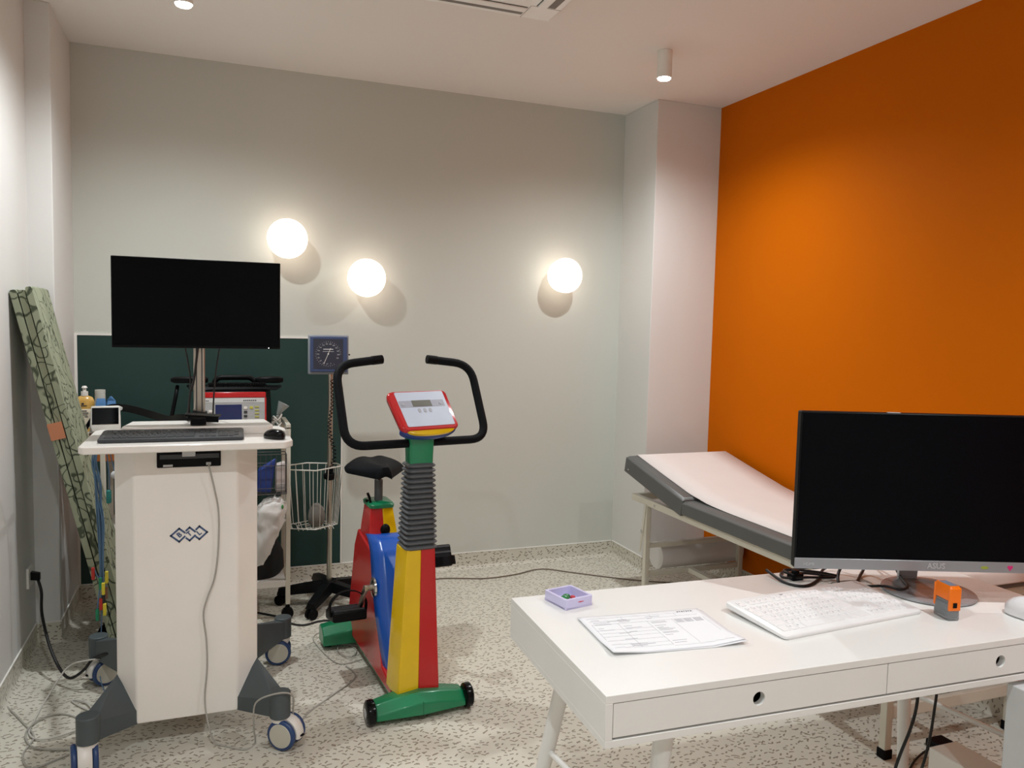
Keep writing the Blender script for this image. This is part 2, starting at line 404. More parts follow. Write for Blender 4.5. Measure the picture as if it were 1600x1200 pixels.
# ------------------------------------------------------------------ computer cart
cart = thing('computer_cart', 'white computer cart on blue casters with a blue BTL emblem on its column', 'cart', (-.08, 3.1, 0))
e = MB()
xs0, xs1, f0, f1 = -.315, .15, -.25, .08
def colring(z, bot=False): return [Vector(p) for p in ((f0, 2.9, z), (f1, 2.9, z), (xs1, 2.965, z), (xs1, 3.30, z), (f1, 3.365, z), (f0, 3.365, z), (xs0, 3.30, z), (xs0, 2.965, z))]
lowz = [.10, .10, .245, .245, .10, .10, .245, .245]
e.loft([[Vector((p.x, p.y, zz)) for p, zz in zip(colring(0), lowz)], colring(.3), colring(1.055)])
e.build('column', CARTW, cart, True, .006, seg=3)
# slot with the built-in PC
sl_ = MB().box((-.178, 2.893, .992), (.026, 2.902, 1.052)).build('computer_front', BLACK, cart, True, .004)
BX('drive_strip', DGREY, (-.168, 2.888, 1.022), (.02, 2.894, 1.038), sl_, True, .001)
BX('paper_sticker', LGREY, (-.158, 2.8905, .996), (-.128, 2.8935, 1.003), sl_, True, 0)
BX('white_tab', LGREY, (-.098, 2.885, 1.03), (-.056, 2.893, 1.05), sl_, True, .001)
BX('usb_port', LGREY, (-.022, 2.882, .999), (-.006, 2.894, 1.008), sl_, True, .001)
# emblem
L0 = MB(); sc_ = .000288
def lp(a, b): return Vector((-.078+(a-670)*sc_, 2.8985, .756-(b-1045)*sc_))
def stroke(e, pts, wd=.0058):
    for a, b in zip(pts, pts[1:]):
        d = (b-a).normalized(); nn = Vector((-d.z, 0, d.x))*wd/2; a2, b2 = a-d*wd/2, b+d*wd/2
        e.loft([[a2+nn, b2+nn, b2-nn, a2-nn], [v+Vector((0, .0022, 0)) for v in (a2+nn, b2+nn, b2-nn, a2-nn)]])
stroke(L0, [lp(620, 1020), lp(560, 968), lp(468, 1050), lp(560, 1128), lp(620, 1070)])
stroke(L0, [lp(640, 995), lp(676, 962), lp(735, 1015)]); stroke(L0, [lp(640, 1092), lp(676, 1122), lp(735, 1065)])
stroke(L0, [lp(750, 990), lp(785, 955), lp(872, 1032), lp(785, 1113), lp(750, 1083)])
lg = L0.build('emblem', NAVY, cart, True)
for ch, a, b in (('B', 562, 1046), ('T', 672, 1040), ('L', 782, 1036)):
    p = lp(a, b); text('letter', ch, .024, NAVY, lg, FRONT(p.x, 2.8985, p.z, R(38)), .0006, True, bold=.0006)
# tray and riser
tp = [(-.395, 2.80), (-.385, 2.79), (.235, 2.79), (.262, 2.835), (.262, 3.16), (.245, 3.22), (-.385, 3.22), (-.402, 3.19), (-.402, 2.815)]
MB().prism(tp, .025, Matrix.Translation((0, 0, 1.061))).build('tray', CARTW, cart, True, .005, seg=3)
rp = [(-.30, 3.05), (-.25, 3.01), (.19, 3.0), (.21, 3.03), (.19, 3.2), (-.28, 3.2)]
MB().prism(rp, .032, Matrix.Translation((0, 0, 1.085))).build('tray_riser', CARTW, cart, True, .006, seg=3)
# pole
e = MB().box((-.0665, 3.165, 1.1), (-.0265, 3.205, 1.56)); 
e.build('monitor_pole', STEEL, cart, True, .003)
e = MB()
for x in (-.056, -.037): e.box((x-.002, 3.1635, 1.12), (x+.002, 3.1655, 1.55))
e.build('pole_groove', DGREY, cart, True, 0)
MB().hull([(-.075, 3.14, 1.12), (-.015, 3.14, 1.12), (-.075, 3.23, 1.12), (-.015, 3.23, 1.12), (-.07, 3.15, 1.16), (-.02, 3.15, 1.15), (-.07, 3.22, 1.16), (-.02, 3.22, 1.15)]).build('pole_foot', BLACK, cart, True, .003)
# pods and casters
def caster(parent, x, y, ang, ox, oy, zc=.115):
    cs = MB().cyl((x, y, zc+.006), (x, y, zc-.015), .031, .030, n=24)
    cs.hull([Vector((x, y, zc-.012))+Vector((.03*math.cos(k*PI/6), .03*math.sin(k*PI/6), 0)) for k in range(12)]+[Vector((x+ox*.7, y+oy*.7, zc-.032))+Vector((.022*math.cos(k*PI/6), .022*math.sin(k*PI/6), 0)) for k in range(12)])
    cx, cy = x+ox, y+oy
    a = Vector((math.cos(ang), math.sin(ang), 0)); fdir = Vector((-a.y, a.x, 0))
    # hood: half shell between the wheels
    rings = []
    for s_ in (-1, -.6, 0, .6, 1):
        ring = []
        for k in range(9):
            th = R(-12+150*k/8); rr = .062-(.006 if abs(s_) == 1 else 0)
            ring.append(Vector((cx, cy, .055))+a*(.021*s_)+fdir*(rr*math.cos(th))+Vector((0, 0, rr*math.sin(th))))
        for k in range(8, -1, -1):
            th = R(-12+150*k/8); ring.append(Vector((cx, cy, .055))+a*(.021*s_)+fdir*(.044*math.cos(th))+Vector((0, 0, .044*math.sin(th))))
        rings.append(ring)
    cs.loft(rings)
    c = cs.build('caster', WHITE, parent, True, smooth=45)
    ce = Vector((cx, cy, .055))
    for sgn in (-1, 1):
        o_, i_ = ce+a*(.040*sgn), ce+a*(.022*sgn)
        MB().lathe([(.02, 0), (.048, 0), (.0535, .003), (.055, .009), (.0535, .015), (.048, .018), (.02, .018)], M=Matrix.Translation(i_) @ (o_-i_).to_track_quat('Z', 'Y').to_matrix().to_4x4(), n=40).build('tyre', BLUE, c, True, smooth=50)
        q = ce+a*(.0415*sgn)
        MB().cyl(i_, q, .0425, n=40).build('hub_cap', CAP, c, True, .0015)
    MB().cyl(ce-a*.0205, ce+a*.0205, .040, n=28).build('wheel_core', BLACK, c, True, .002)
    b0 = ce+fdir*.04
    MB().hull([b0-a*.012+Vector((0, 0, .012)), b0+a*.012+Vector((0, 0, .012)), b0-a*.012-Vector((0, 0, .008)), b0+a*.012-Vector((0, 0, .008)), b0+fdir*.03-a*.008-Vector((0, 0, .004)), b0+fdir*.03+a*.008-Vector((0, 0, .004))]).build('brake_lever', BLACK, c, True, .002)
    return c
for (px, py, qa, qb, ang, ox, oy) in ((-.385, 2.805, (f0, 2.9), (xs0, 2.965), R(190), -.012, .0), (.217, 2.785, (f1, 2.9), (xs1, 2.965), R(-128), .022, .0),
                                      (.285, 3.51, (f1, 3.365), (xs1, 3.30), R(85), -.02, .0), (-.44, 3.52, (f0, 3.365), (xs0, 3.30), R(120), .015, .0)):
    pts = [(qa[0], qa[1], .10), (qb[0], qb[1], .10), (qb[0], qb[1], .262), (qa[0], qa[1], .135), (qa[0], qa[1], .15)]
    d = Vector((px, py, 0))-Vector(((qa[0]+qb[0])/2, (qa[1]+qb[1])/2, 0)); d.normalize(); nn = Vector((-d.y, d.x, 0))
    for s_ in (-1, 1):
        for zz in (.116, .185): pts.append((px+nn.x*.026*s_, py+nn.y*.026*s_, zz))
    cxm, cym = -.0825, 3.13
    pts += [(qa[0]*.85+cxm*.15, qa[1]*.85+cym*.15, .11), (qb[0]*.85+cxm*.15, qb[1]*.85+cym*.15, .25)]
    e = MB().hull(pts); e.cyl((px, py, .113), (px, py, .203), .036, n=28)
    e.build('leg', PODG, cart, True, .004, seg=3)
    caster(cart, px, py, ang, ox, oy)

# monitor on the pole
mo = thing('computer_monitor', 'black widescreen monitor on the pole of the white computer cart', 'monitor', (-.046, 3.15, 1.55))
BX('monitor_housing', BLACK, (-.335, 3.128, 1.392), (.242, 3.15, 1.717), mo, True, .003)
BX('screen', SCREEN, (-.331, 3.1262, 1.402), (.238, 3.129, 1.713), mo, True, 0)
BX('mount', BLACK, (-.086, 3.15, 1.5), (-.006, 3.165, 1.6), mo, True, .003)
MB().sphere((.20, 3.1265, 1.396), .0015).build('power_light', mat('led_white', (240, 240, 255), .3, emit=3), mo, True)

kb, _ = keyboard('computer_keyboard', 'dark grey full-size keyboard on the tray of the white computer cart', (-.125, 2.93, 1.0865), R(-1.5), .455, .15, KEYD, mat('key_black', (36, 39, 44), .45), DGREY, .03)
mouse('computer_mouse', 'small black computer mouse at the right end of the cart tray', (.203, 2.87, 1.0865), R(38), BLACKG, STEEL, .82).scale = (1, 1, .82)
# things lying on the riser: black clip holder
t = tag(MB().hull([(-.075, 3.02, 1.1205), (-.022, 3.02, 1.1205), (-.075, 3.07, 1.1205), (-.022, 3.07, 1.1205), (-.075, 3.02, 1.142), (-.022, 3.02, 1.142), (-.072, 3.07, 1.142), (-.025, 3.07, 1.142)]).build('cable_box', BLACK, bevel=.003), 'small black box at the foot of the monitor pole on the cart tray', 'box')
t = thing('card_reader', 'thin black angled card reader lying on the small box by the pole foot', 'card reader', (-.05, 3.05, 1.142))
MB().hull([(-.095, 3.05, 1.149), (.02, 3.02, 1.144), (-.09, 3.10, 1.152), (.03, 3.08, 1.146), (-.095, 3.05, 1.156), (.02, 3.02, 1.150), (-.09, 3.10, 1.158), (.03, 3.08, 1.152)]).build('reader_body', BLACK, t, True, .002)

# cables of the cart
def cable(name, pts, r, m, label, cat='cable', n=8, group=None):
    o = MB().tube(smooth_path(pts, n), r, 8).build(name, m, smooth=80); tag(o, label, cat, group); return o
cable('usb_cable', [(-.014, 2.881, 1.003), (-.010, 2.872, .985), (.004, 2.876, .92), (.018, 2.88, .83), (.016, 2.885, .70), (.004, 2.886, .60), (-.02, 2.886, .53), (-.033, 2.886, .47), (-.024, 2.886, .38), (-.022, 2.884, .28), (-.03, 2.88, .17), (-.02, 2.86, .09), (0, 2.86, .02), (.03, 2.85, .004), (.10, 2.80, .004), (.135, 2.83, .004), (.13, 2.80, .08), (.135, 2.77, .18), (.20, 2.745, .215), (.255, 2.75, .20), (.262, 2.79, .12), (.27, 2.86, .02), (.34, 3.0, .004), (.45, 3.12, .004), (.56, 3.25, .004), (.54, 3.37, .004)], .003, CABLEG,
      'thin grey cable hanging down the front of the cart and over its front caster', n=6)
cable('grey_cable', [(-.74, 3.40, .004), (-.66, 3.25, .004), (-.60, 3.12, .004), (-.61, 3.0, .004), (-.57, 2.9, .004), (-.5, 2.93, .004), (-.40, 3.02, .004), (-.45, 3.18, .004), (-.53, 3.27, .004), (-.60, 3.25, .008), (-.63, 3.15, .008), (-.58, 3.03, .008), (-.45, 2.98, .004)], .0032, CABLEG,
      'grey cable looped on the floor at the far left beside the cart caster', n=8)
cable('data_cable', [(-.42, 3.47, .12), (-.47, 3.45, .13), (-.55, 3.50, .09), (-.61, 3.42, .01), (-.62, 3.28, .004), (-.62, 3.15, .004), (-.56, 3.08, .009), (-.46, 3.12, .009), (-.42, 3.2, .009), (-.46, 3.33, .009), (-.52, 3.38, .006), (-.47, 3.30, .006), (-.38, 3.20, .006)], .0034, mat('pale_cable', (196, 193, 186), .5),
      'pale grey data cable arching from the cart to the floor at the left', n=8)
cable('monitor_cable', [(-.095, 3.156, 1.40), (-.078, 3.19, 1.28), (-.082, 3.22, 1.2), (-.084, 3.22, 1.13)], .003, CABLEB, 'thin black cable hanging left of the cart monitor pole')
cable('monitor_cable', [(-.05, 3.155, 1.40), (-.064, 3.158, 1.28), (-.078, 3.16, 1.22), (-.088, 3.18, 1.13)], .004, CABLEB, 'black cable crossing the front of the cart monitor pole')
cable('monitor_cable', [(.026, 3.155, 1.40), (.012, 3.2, 1.30), (.004, 3.22, 1.2), (.0, 3.215, 1.09)], .003, CABLEB, 'thin black cable hanging right of the cart monitor pole')
cable('floor_cable', [(.62, 3.42, .004), (.52, 3.40, .004), (.47, 3.52, .004), (.44, 3.72, .004), (.50, 3.78, .004), (.58, 3.62, .004), (.61, 3.52, .004), (.57, 3.44, .01), (.53, 3.52, .01), (.55, 3.6, .01), (.62, 3.56, .01)], .0022, CABLEG,
      'thin grey cable coiled on the floor left of the bike base rail', n=8)
cable('long_floor_cable', [(.95, 4.38, .004), (1.26, 4.40, .004), (1.5, 4.33, .004), (1.7, 4.345, .004), (1.9, 4.40, .004), (2.07, 4.27, .004), (2.25, 4.12, .004), (2.42, 4.0, .004), (2.6, 3.9, .004), (2.72, 3.75, .004), (2.8, 3.5, .004)], .004, mat('brown_cable', (120, 106, 92), .5),
      'brown cable running along the floor under the back wall to the exam couch', n=8)
cable('black_floor_cable', [(.20, 4.15, .005), (.322, 4.035, .005), (.36, 3.94, .005), (.42, 3.9, .005), (.50, 3.93, .005), (.58, 3.90, .005), (.66, 3.72, .005)], .005, CABLEB,
      'black cable on the floor in front of the sphygmomanometer stand')
# outlet and plug
t = thing('power_outlet', 'white power outlet low on the left wall behind the folded mat', 'outlet', (XA, 3.90, .36))
BX('outlet_plate', WHITE, (XA, 3.855, .315), (XA+.01, 3.945, .405), t, True, .002)
t = thing('mains_cable', 'black power cord plugged into the left wall outlet, sagging to the floor', 'cord', (XA+.01, 3.9, .36))
MB().hull([(XA+.01, 3.885, .345), (XA+.01, 3.915, .345), (XA+.01, 3.885, .38), (XA+.01, 3.915, .38), (XA+.045, 3.885, .34), (XA+.045, 3.91, .34), (XA+.045, 3.89, .372), (XA+.045, 3.91, .372)]).build('plug', BLACK, t, True, .002)
MB().tube(smooth_path([(XA+.035, 3.895, .35), (-.705, 3.88, .29), (-.69, 3.80, .22), (-.64, 3.66, .13), (-.585, 3.56, .06), (-.54, 3.50, .045), (-.49, 3.48, .08), (-.455, 3.47, .125), (-.40, 3.42, .16), (-.3, 3.36, .2)], 8), .006, 8).build('cord', CABLEB, t, True, smooth=80)

# ECG leads hanging beside the cart
t = thing('ecg_lead_bundle', 'bundle of thin blue patient leads with coloured clips hanging left of the computer cart', 'patient leads', (-.42, 3.50, 1.0))
base = [(-.36, 3.235, 1.07), (-.405, 3.42, 1.03), (-.437, 3.5, .93), (-.434, 3.55, .81), (-.429, 3.56, .65), (-.422, 3.56, .44), (-.43, 3.56, .33)]
for k in range(9):
    pts = [(x+random.uniform(-.014, .012)*(1 if i else .3), y+random.uniform(-.006, .006), z) for i, (x, y, z) in enumerate(base)]
    pts[-1] = (pts[-1][0]+random.uniform(-.02, .02), pts[-1][1], .30+.022*k)
    MB().tube(smooth_path(pts, 6), .0028, 6).build('lead', CABLEBL, t, True, smooth=80)
    cm = [('clip_green', (30, 140, 100)), ('clip_yellow', (226, 208, 60)), ('clip_red', (200, 50, 40)), ('clip_black', (30, 30, 34)), ('clip_brown', (120, 80, 60)), ('clip_yellow', (226, 208, 60))][k % 6]
    p = pts[-1]
    o = BX('clip', mat(cm[0], cm[1], .4), (p[0]-.006, p[1]-.01, p[2]-.05), (p[0]+.006, p[1]+.004, p[2]), t, True, .002)
MB().tube(smooth_path([(-.43, 3.56, .32), (-.436, 3.56, .17), (-.43, 3.47, .05), (-.40, 3.38, .01), (-.38, 3.25, .006)], 6), .002, 6).build('lead', CABLEBL, t, True, smooth=80)
t = thing('limb_lead_set', 'blue leads ending in a teal clamp and a pale cup beside the cart column', 'patient leads', (-.405, 3.55, .95))
MB().tube(smooth_path([(-.36, 3.235, 1.045), (-.392, 3.4, 1.0), (-.402, 3.55, .93), (-.398, 3.58, .83), (-.40, 3.58, .78)], 6), .0026, 6).build('lead', CABLEBL, t, True, smooth=80)
MB().tube(smooth_path([(-.352, 3.235, 1.045), (-.378, 3.4, 1.0), (-.388, 3.55, .93), (-.380, 3.58, .87)], 6), .0022, 6).build('lead', CABLEBL, t, True, smooth=80)
BX('clamp', mat('teal_clamp', (30, 130, 126), .4), (-.41, 3.565, .735), (-.392, 3.585, .79), t, True, .004)
MB().sphere((-.378, 3.575, .852), .016, (1, .8, 1)).build('suction_cup', LGREY, t, True)

# ------------------------------------------------------------------ folded mat
sage = bpy.data.materials.new('sage_leaf_fabric'); sage.use_nodes = True; n = sage.node_tree.nodes; L = sage.node_tree.links
b = n['Principled BSDF']; b.inputs['Roughness'].default_value = .8; b.inputs['Specular IOR Level'].default_value = .2
tc = n.new('ShaderNodeTexCoord'); nz = n.new('ShaderNodeTexNoise'); nz.inputs['Scale'].default_value = 5; L.new(tc.outputs['Object'], nz.inputs['Vector'])
mxv = n.new('ShaderNodeMix'); mxv.data_type = 'RGBA'; mxv.inputs[0].default_value = .30; L.new(tc.outputs['Object'], mxv.inputs[6]); L.new(nz.outputs['Color'], mxv.inputs[7])
mp = n.new('ShaderNodeMapping'); mp.inputs['Rotation'].default_value = (.25, .35, .2); mp.inputs['Scale'].default_value = (24, 22, 7); L.new(mxv.outputs[2], mp.inputs['Vector'])
vo = n.new('ShaderNodeTexVoronoi'); vo.feature = 'DISTANCE_TO_EDGE'; vo.inputs['Scale'].default_value = 1; L.new(mp.outputs[0], vo.inputs['Vector'])
rp_ = n.new('ShaderNodeValToRGB'); rp_.color_ramp.elements[0].position = .022; rp_.color_ramp.elements[0].color = srgb((76, 84, 68))+(1,)
rp_.color_ramp.elements[1].position = .06; rp_.color_ramp.elements[1].color = srgb((154, 160, 136))+(1,); L.new(vo.outputs['Distance'], rp_.inputs['Fac']); L.new(rp_.outputs['Color'], b.inputs['Base Color'])
mt = thing('folded_mattress', 'sage green leaf-patterned folding mattress leaning on the left wall, folded in three', 'mattress', (-.387, 3.82, 0))
du = Vector((-.2253, 0, .9743)); dv = Vector((.9743, 0, .2253)); o0 = Vector((-.387, 0, 0))
for k in range(3):
    ln = (1.640, 1.634, 1.642)[k]; y0 = (3.65, 3.654, 3.648)[k]; v0 = .0285*k+.0005; th = .0250
    prof = rrect(th/2, ln/2, .009, 4)
    rings = []
    NY = 6
    for j in range(NY+1):
        y = y0+.345*j/NY; sh = .94 if j in (0, NY) else 1
        rings.append([o0+du*(ln/2+q*(1 if sh == 1 else .997))+dv*(v0+th/2+p_*sh)+Vector((0, y, 0)) for p_, q in prof])
    MB().loft(rings).build('panel', sage, mt, True, smooth=50)
e = MB()
c0 = o0+du*1.05
e.loft([[c0+dv*a+du*b_+Vector((0, y, 0)) for a, b_ in ((.0, -.035), (.054, -.035), (.054, .035), (.0, .035))] for y in (3.644, 3.6495)])
e.build('copper_label', mat('copper_tag', (196, 128, 92), .5), mt, True)

# ------------------------------------------------------------------ exercise bike
bike = thing('exercise_bike', 'red, yellow, blue and green exercise bike with black handlebars in the middle of the room', 'exercise bike', (.7375, 2.87, 0), R(4))
# front and rear feet
def foot(y, hx, yd, ztop, zin, name):
    e = MB(); xsn = [-hx, -hx*.86, -hx*.45, 0, hx*.45, hx*.86, hx]; rings = []
    for x in xsn:
        a = abs(x)/hx; zt = ztop-(ztop-zin)*a**1.3; dy = yd*(1-.22*a)
        rings.append([Vector((x, y-dy/2, .022)), Vector((x, y+dy/2, .022)), Vector((x, y+dy/2, zt-.012)), Vector((x, y+dy/2-.02, zt)), Vector((x, y-dy/2+.034, zt)), Vector((x, y-dy/2, zt-.03))])
    e.loft(rings); return e.build(name, GRN, bike, bevel=.004)
foot(0, .178, .13, .10, .072, 'front_foot'); foot(.76, .222, .13, .125, .10, 'rear_foot')
BX('foot_seam', mat('seam_dark', (10, 80, 55), .5), (-.0007, -.066, .022), (.0007, -.05, .075), bike)
for s_ in (-1, 1):
    e = MB().lathe([(.008, 0), (.036, 0), (.046, .006), (.0475, .018), (.046, .030), (.036, .036), (.008, .036)], M=Matrix.Translation((s_*.176 if s_ > 0 else -.212, -.018, .0485)) @ Matrix.Rotation(PI/2, 4, 'Y'), n=36)
    wh = e.build('transport_wheel', BLACKG, bike, smooth=40)
    e = MB().cyl((s_*.2125, -.018, .0485), (s_*.2135, -.018, .0485), .018, n=24); e.build('hub', LGREY, wh)
    MB().cyl((s_*.19, .77, .0), (s_*.19, .77, .025), .02, n=20).build('rubber_foot', RUBBER, bike)
BX('base_rail', GRN, (-.075, .04, .018), (.075, .72, .062), bike, bevel=.008)
# body shell halves with the swooping profile
prof = [(.06, .055), (.76, .055), (.775, .14), (.73, .50), (.70, .688), (.575, .688), (.545, .54), (.50, .47), (.40, .36), (.26, .26), (.13, .22), (.06, .20)]
prof = [(.06, .055), (.76, .055), (.79, .16), (.745, .48), (.70, .56), (.44, .52), (.36, .44), (.27, .24), (.20, .12), (.06, .09)]
def shell(x0, x1, name, m, taper):
    # x grows narrower with height
    def xx(x, z): return x*(1-.30*max(0, z-.1)/.6)
    e = MB(); rings = [[Vector((xx(x, z), y, z)) for y, z in prof] for x in (x0, x1)]
    e.loft(rings); return e.build(name, m, bike, bevel=.008, seg=3)
shell(-.092, -.0005, 'body_shell', RED, 0); shell(.0005, .092, 'body_shell', YEL, 0)
for s_, m in ((-1, RED), (1, YEL)):
    e = MB()
    e.loft([[Vector((a*s_, y, z)) for a, y in ((0, y0), (hx, y0+.012), (hx, y1-.012), (0, y1))] for z, hx, y0, y1 in ((.46, .073, .47, .70), (.60, .060, .515, .685), (.688, .050, .54, .675))])
    e.build('seat_mast', m, bike, bevel=.003)
e = MB().loft([[Vector((x, y+.607, z)) for x, y in rrect(hx, hy, .02, 4)] for z, hx, hy in ((.686, .054, .075), (.70, .056, .077), (.708, .05, .07))])
e.build('mast_cap', GRN, bike, smooth=50)
MB().sphere((0, .49, .60), .022, (1, .7, 1.2)).build('adjust_knob', BLACK, bike)
# blue insert: a concave chute between mast and column
def chute(u, v):
    path = [(.46, .59), (.40, .58), (.345, .54), (.295, .45), (.24, .33), (.17, .20), (.11, .09)]
    hw = [.076, .080, .084, .090, .092, .088, .080]
    k = u*(len(path)-1); i = min(int(k), len(path)-2); f = k-i
    y = path[i][0]*(1-f)+path[i+1][0]*f; z = path[i][1]*(1-f)+path[i+1][1]*f; h = hw[i]*(1-f)+hw[i+1]*f
    x = (2*v-1)*h; e_ = max(0, abs(2*v-1)-.62)/.38
    return Vector((x*(1+.0*e_), y+.07*e_**1.3, z-.012*e_**1.5))
MB().grid(chute, 24, 16).build('blue_fairing', BIKEB, bike, smooth=70, solid=.006)
# front column: yellow left, red right
def colsec(z):
    t = (z-.085)/(.64-.085); hx = .0825-.0275*t; y0 = .0+.028*t; y1 = y0+.115-.015*t; return hx, y0, y1
for s_, m, nm in ((-1, YEL, 'column_half'), (1, RED, 'column_half')):
    e = MB(); rings = []
    for k in range(7):
        z = .085+(.64-.085)*k/6; hx, y0, y1 = colsec(z)
        xo = .012*k/6; rings.append([Vector((xo, y0, z)), Vector((s_*hx+xo, y0, z)), Vector((s_*(hx+.014)+xo, y0+.06, z)), Vector((s_*(hx+.014)+xo, y1, z)), Vector((xo, y1, z))])
    e.loft(rings); e.build(nm, m, bike, bevel=.003)
# bellows
e = MB(); rings = []
NB = 17; z0, z1 = .632, .972
for k in range(NB*8+1):
    t = k/(NB*8); z = z0+(z1-z0)*t; ph = 2*PI*(k % 8)/8; bulge = .0115*(.5-.5*math.cos(ph))**.6
    hx = .060-.011*t+bulge-.004; hy = .058-.013*t+bulge-.004
    rings.append([Vector((x+.013-.004*t, y+.085-.02*t, z)) for x, y in rrect(hx, hy, .022, 4)])
e.loft(rings).build('bellows', BELL, bike, smooth=75)
MB().loft([[Vector((x+.009, y+.062, z)) for x, y in rrect(hx, hy, .01, 3)] for z, hx, hy in ((.955, .046, .036), (1.0, .047, .036), (1.085, .05, .038))]).build('stem', GRN, bike, smooth=50)
# handlebar
hp = math.radians(10.14); tl = .458
exv = Vector((math.cos(hp), math.sin(hp), 0)); eyv = Vector((-math.sin(hp), math.cos(hp), 0)); upv = math.sin(tl)*eyv+math.cos(tl)*Vector((0, 0, 1))
HO = Vector((.742, 2.925, 1.047))
def HP(a, h, dn=0): return HO+exv*a+upv*h
path = [HP(-.097, .348), HP(-.288, .324), HP(-.293, 0), HP(.293, 0), HP(.288, .324), HP(.097, .348)]
MB().tube(fillet(path, .075, 8), .0165, 14).build('handlebar', FOAM, bike, True, smooth=70)
for s_ in (-1, 1):
    a, b_ = HP(s_*.097, .348), HP(s_*.14, .343)
    MB().cyl(a-(b_-a).normalized()*.002, b_, .0178, n=20).build('grip_end', BLACK, bike, True, .002)
# console: origin at stem top, faces forward and up
ps = R(17); tb = R(42)
CM = Matrix.Translation((.757, 2.925, 1.172)) @ Matrix.Rotation(ps, 4, 'Z') @ Matrix.Rotation(-tb, 4, 'X') @ Matrix.Rotation(PI/2, 4, 'X')
# in CM: x right, y up along the face, z out of the face
def ct(pts): return [CM @ Vector(p) for p in pts]
outl = []
e = MB()
def cring(z, k, dy=0):
    pts = []
    for x, y in rrect(.128, .098, .022, 5): pts.append((x*k*(1-.03*(-y/.098)), (y*.93*k)+dy, z))
    return ct(pts)
e.loft([cring(-.045, .80, .004), cring(-.030, .95), cring(-.012, 1.0), cring(-.002, 1.0), cring(.004, .965)])
con = e.build('console', RED, bike, True, smooth=50)
pl = [(x*(1-.02*(-y/.09))+.004, y+.004) for x, y in rrect(.106, .080, .006, 3)]
MB().loft([ct([(x, y, .003) for x, y in pl]), ct([(x, y, .0052) for x, y in pl])]).build('face_plate', mat('console_blue_grey', (196, 208, 226), .35), con, True)
MB().box((-.1, .012, .0052), (.098, .043, .0057), CM).build('grey_band', mat('band_grey', (160, 164, 178), .4), con, True)
MB().box((-.044, .015, .0057), (.040, .043, .0066), CM).build('display', mat('lcd', (98, 100, 88), .3), con, True)
for x in (-.024, 0, .024): MB().prism([(x+a, b_-.004) for a, b_ in rrect(.0065, .009, .006, 4)], .0015, CM @ Matrix.Translation((0, 0, .0050))).build('button', mat('button_grey', (166, 170, 180), .4), con, True)
for x in (-.085, .082): MB().cyl(CM @ Vector((x, .027, .0055)), CM @ Vector((x, .027, .0072)), .007, n=20).build('button', mat('button_grey', (166, 170, 180), .4), con, True)
e = MB(); 
def oval(hx, hy, cy, z): return ct([(hx*math.cos(2*PI*k/32), cy+hy*math.sin(2*PI*k/32), z) for k in range(32)])
e.loft([oval(.119, .034, -.076, -.040), oval(.123, .038, -.076, -.026), oval(.121, .036, -.076, -.014), oval(.114, .030, -.076, -.008)]).build('console_base', mat('console_navy', (32, 58, 130), .35), con, True, smooth=60)
e = MB(); e.loft([oval(.104, .023, -.088, -.014), oval(.104, .023, -.088, -.0035), oval(.097, .018, -.088, -.001)]).build('yellow_lip', YEL, con, True, smooth=60)
# seat
def saddle_ring(y):
    t = (y+.125)/.25   # 0 nose .. 1 rear
    hw = .030+.105*max(0, min(1, (t-.05)/.6))**1.0; hw *= (1-.18*max(0, t-.85)/.15)
    top = .885-.012*(1-t); ring = []
    for k in range(25):
        a = -1+2*k/24; zz = top+.016*(1-a*a)**.5*1-.009*math.exp(-(a*4.0)**2)*(1 if t > .25 else .3)-.026*abs(a)**3
        ring.append(Vector((a*hw, y, zz)))
    for k in range(24, -1, -1):
        a = -1+2*k/24; ring.append(Vector((a*hw*.97, y, top-.028-.014*abs(a)**1.5)))
    return ring
e = MB().loft([[Vector((v.x*.8, v.y-.006, v.z*.3+.86*.7)) for v in saddle_ring(-.125)]]+[saddle_ring(-.125+.25*k/16) for k in range(17)])
for v in e.bm.verts: v.co.y += .62; v.co.z -= .012
e.build('saddle', FOAM, bike, smooth=60)
MB().cyl((0, .607, .70), (0, .607, .80), .0185, n=24).build('seat_post', BELL, bike)
sp_ = MB().cyl((0, .607, .795), (0, .607, .842), .014, n=24); sp_.box((-.022, .59, .81), (.022, .625, .825)); sp_.cyl((-.03, .607, .818), (.03, .607, .818), .008, n=16)
sp_.build('seat_clamp', CHROME, bike, bevel=.002)
MB().cyl((-.06, .60, .712), (-.035, .60, .70), .007, n=12).build('height_lever', BLACK, bike)
MB().tube([(-.045, .57, .70), (-.052, .565, .73), (-.062, .56, .752)], .006, 8).build('height_lever', BLACK, bike)
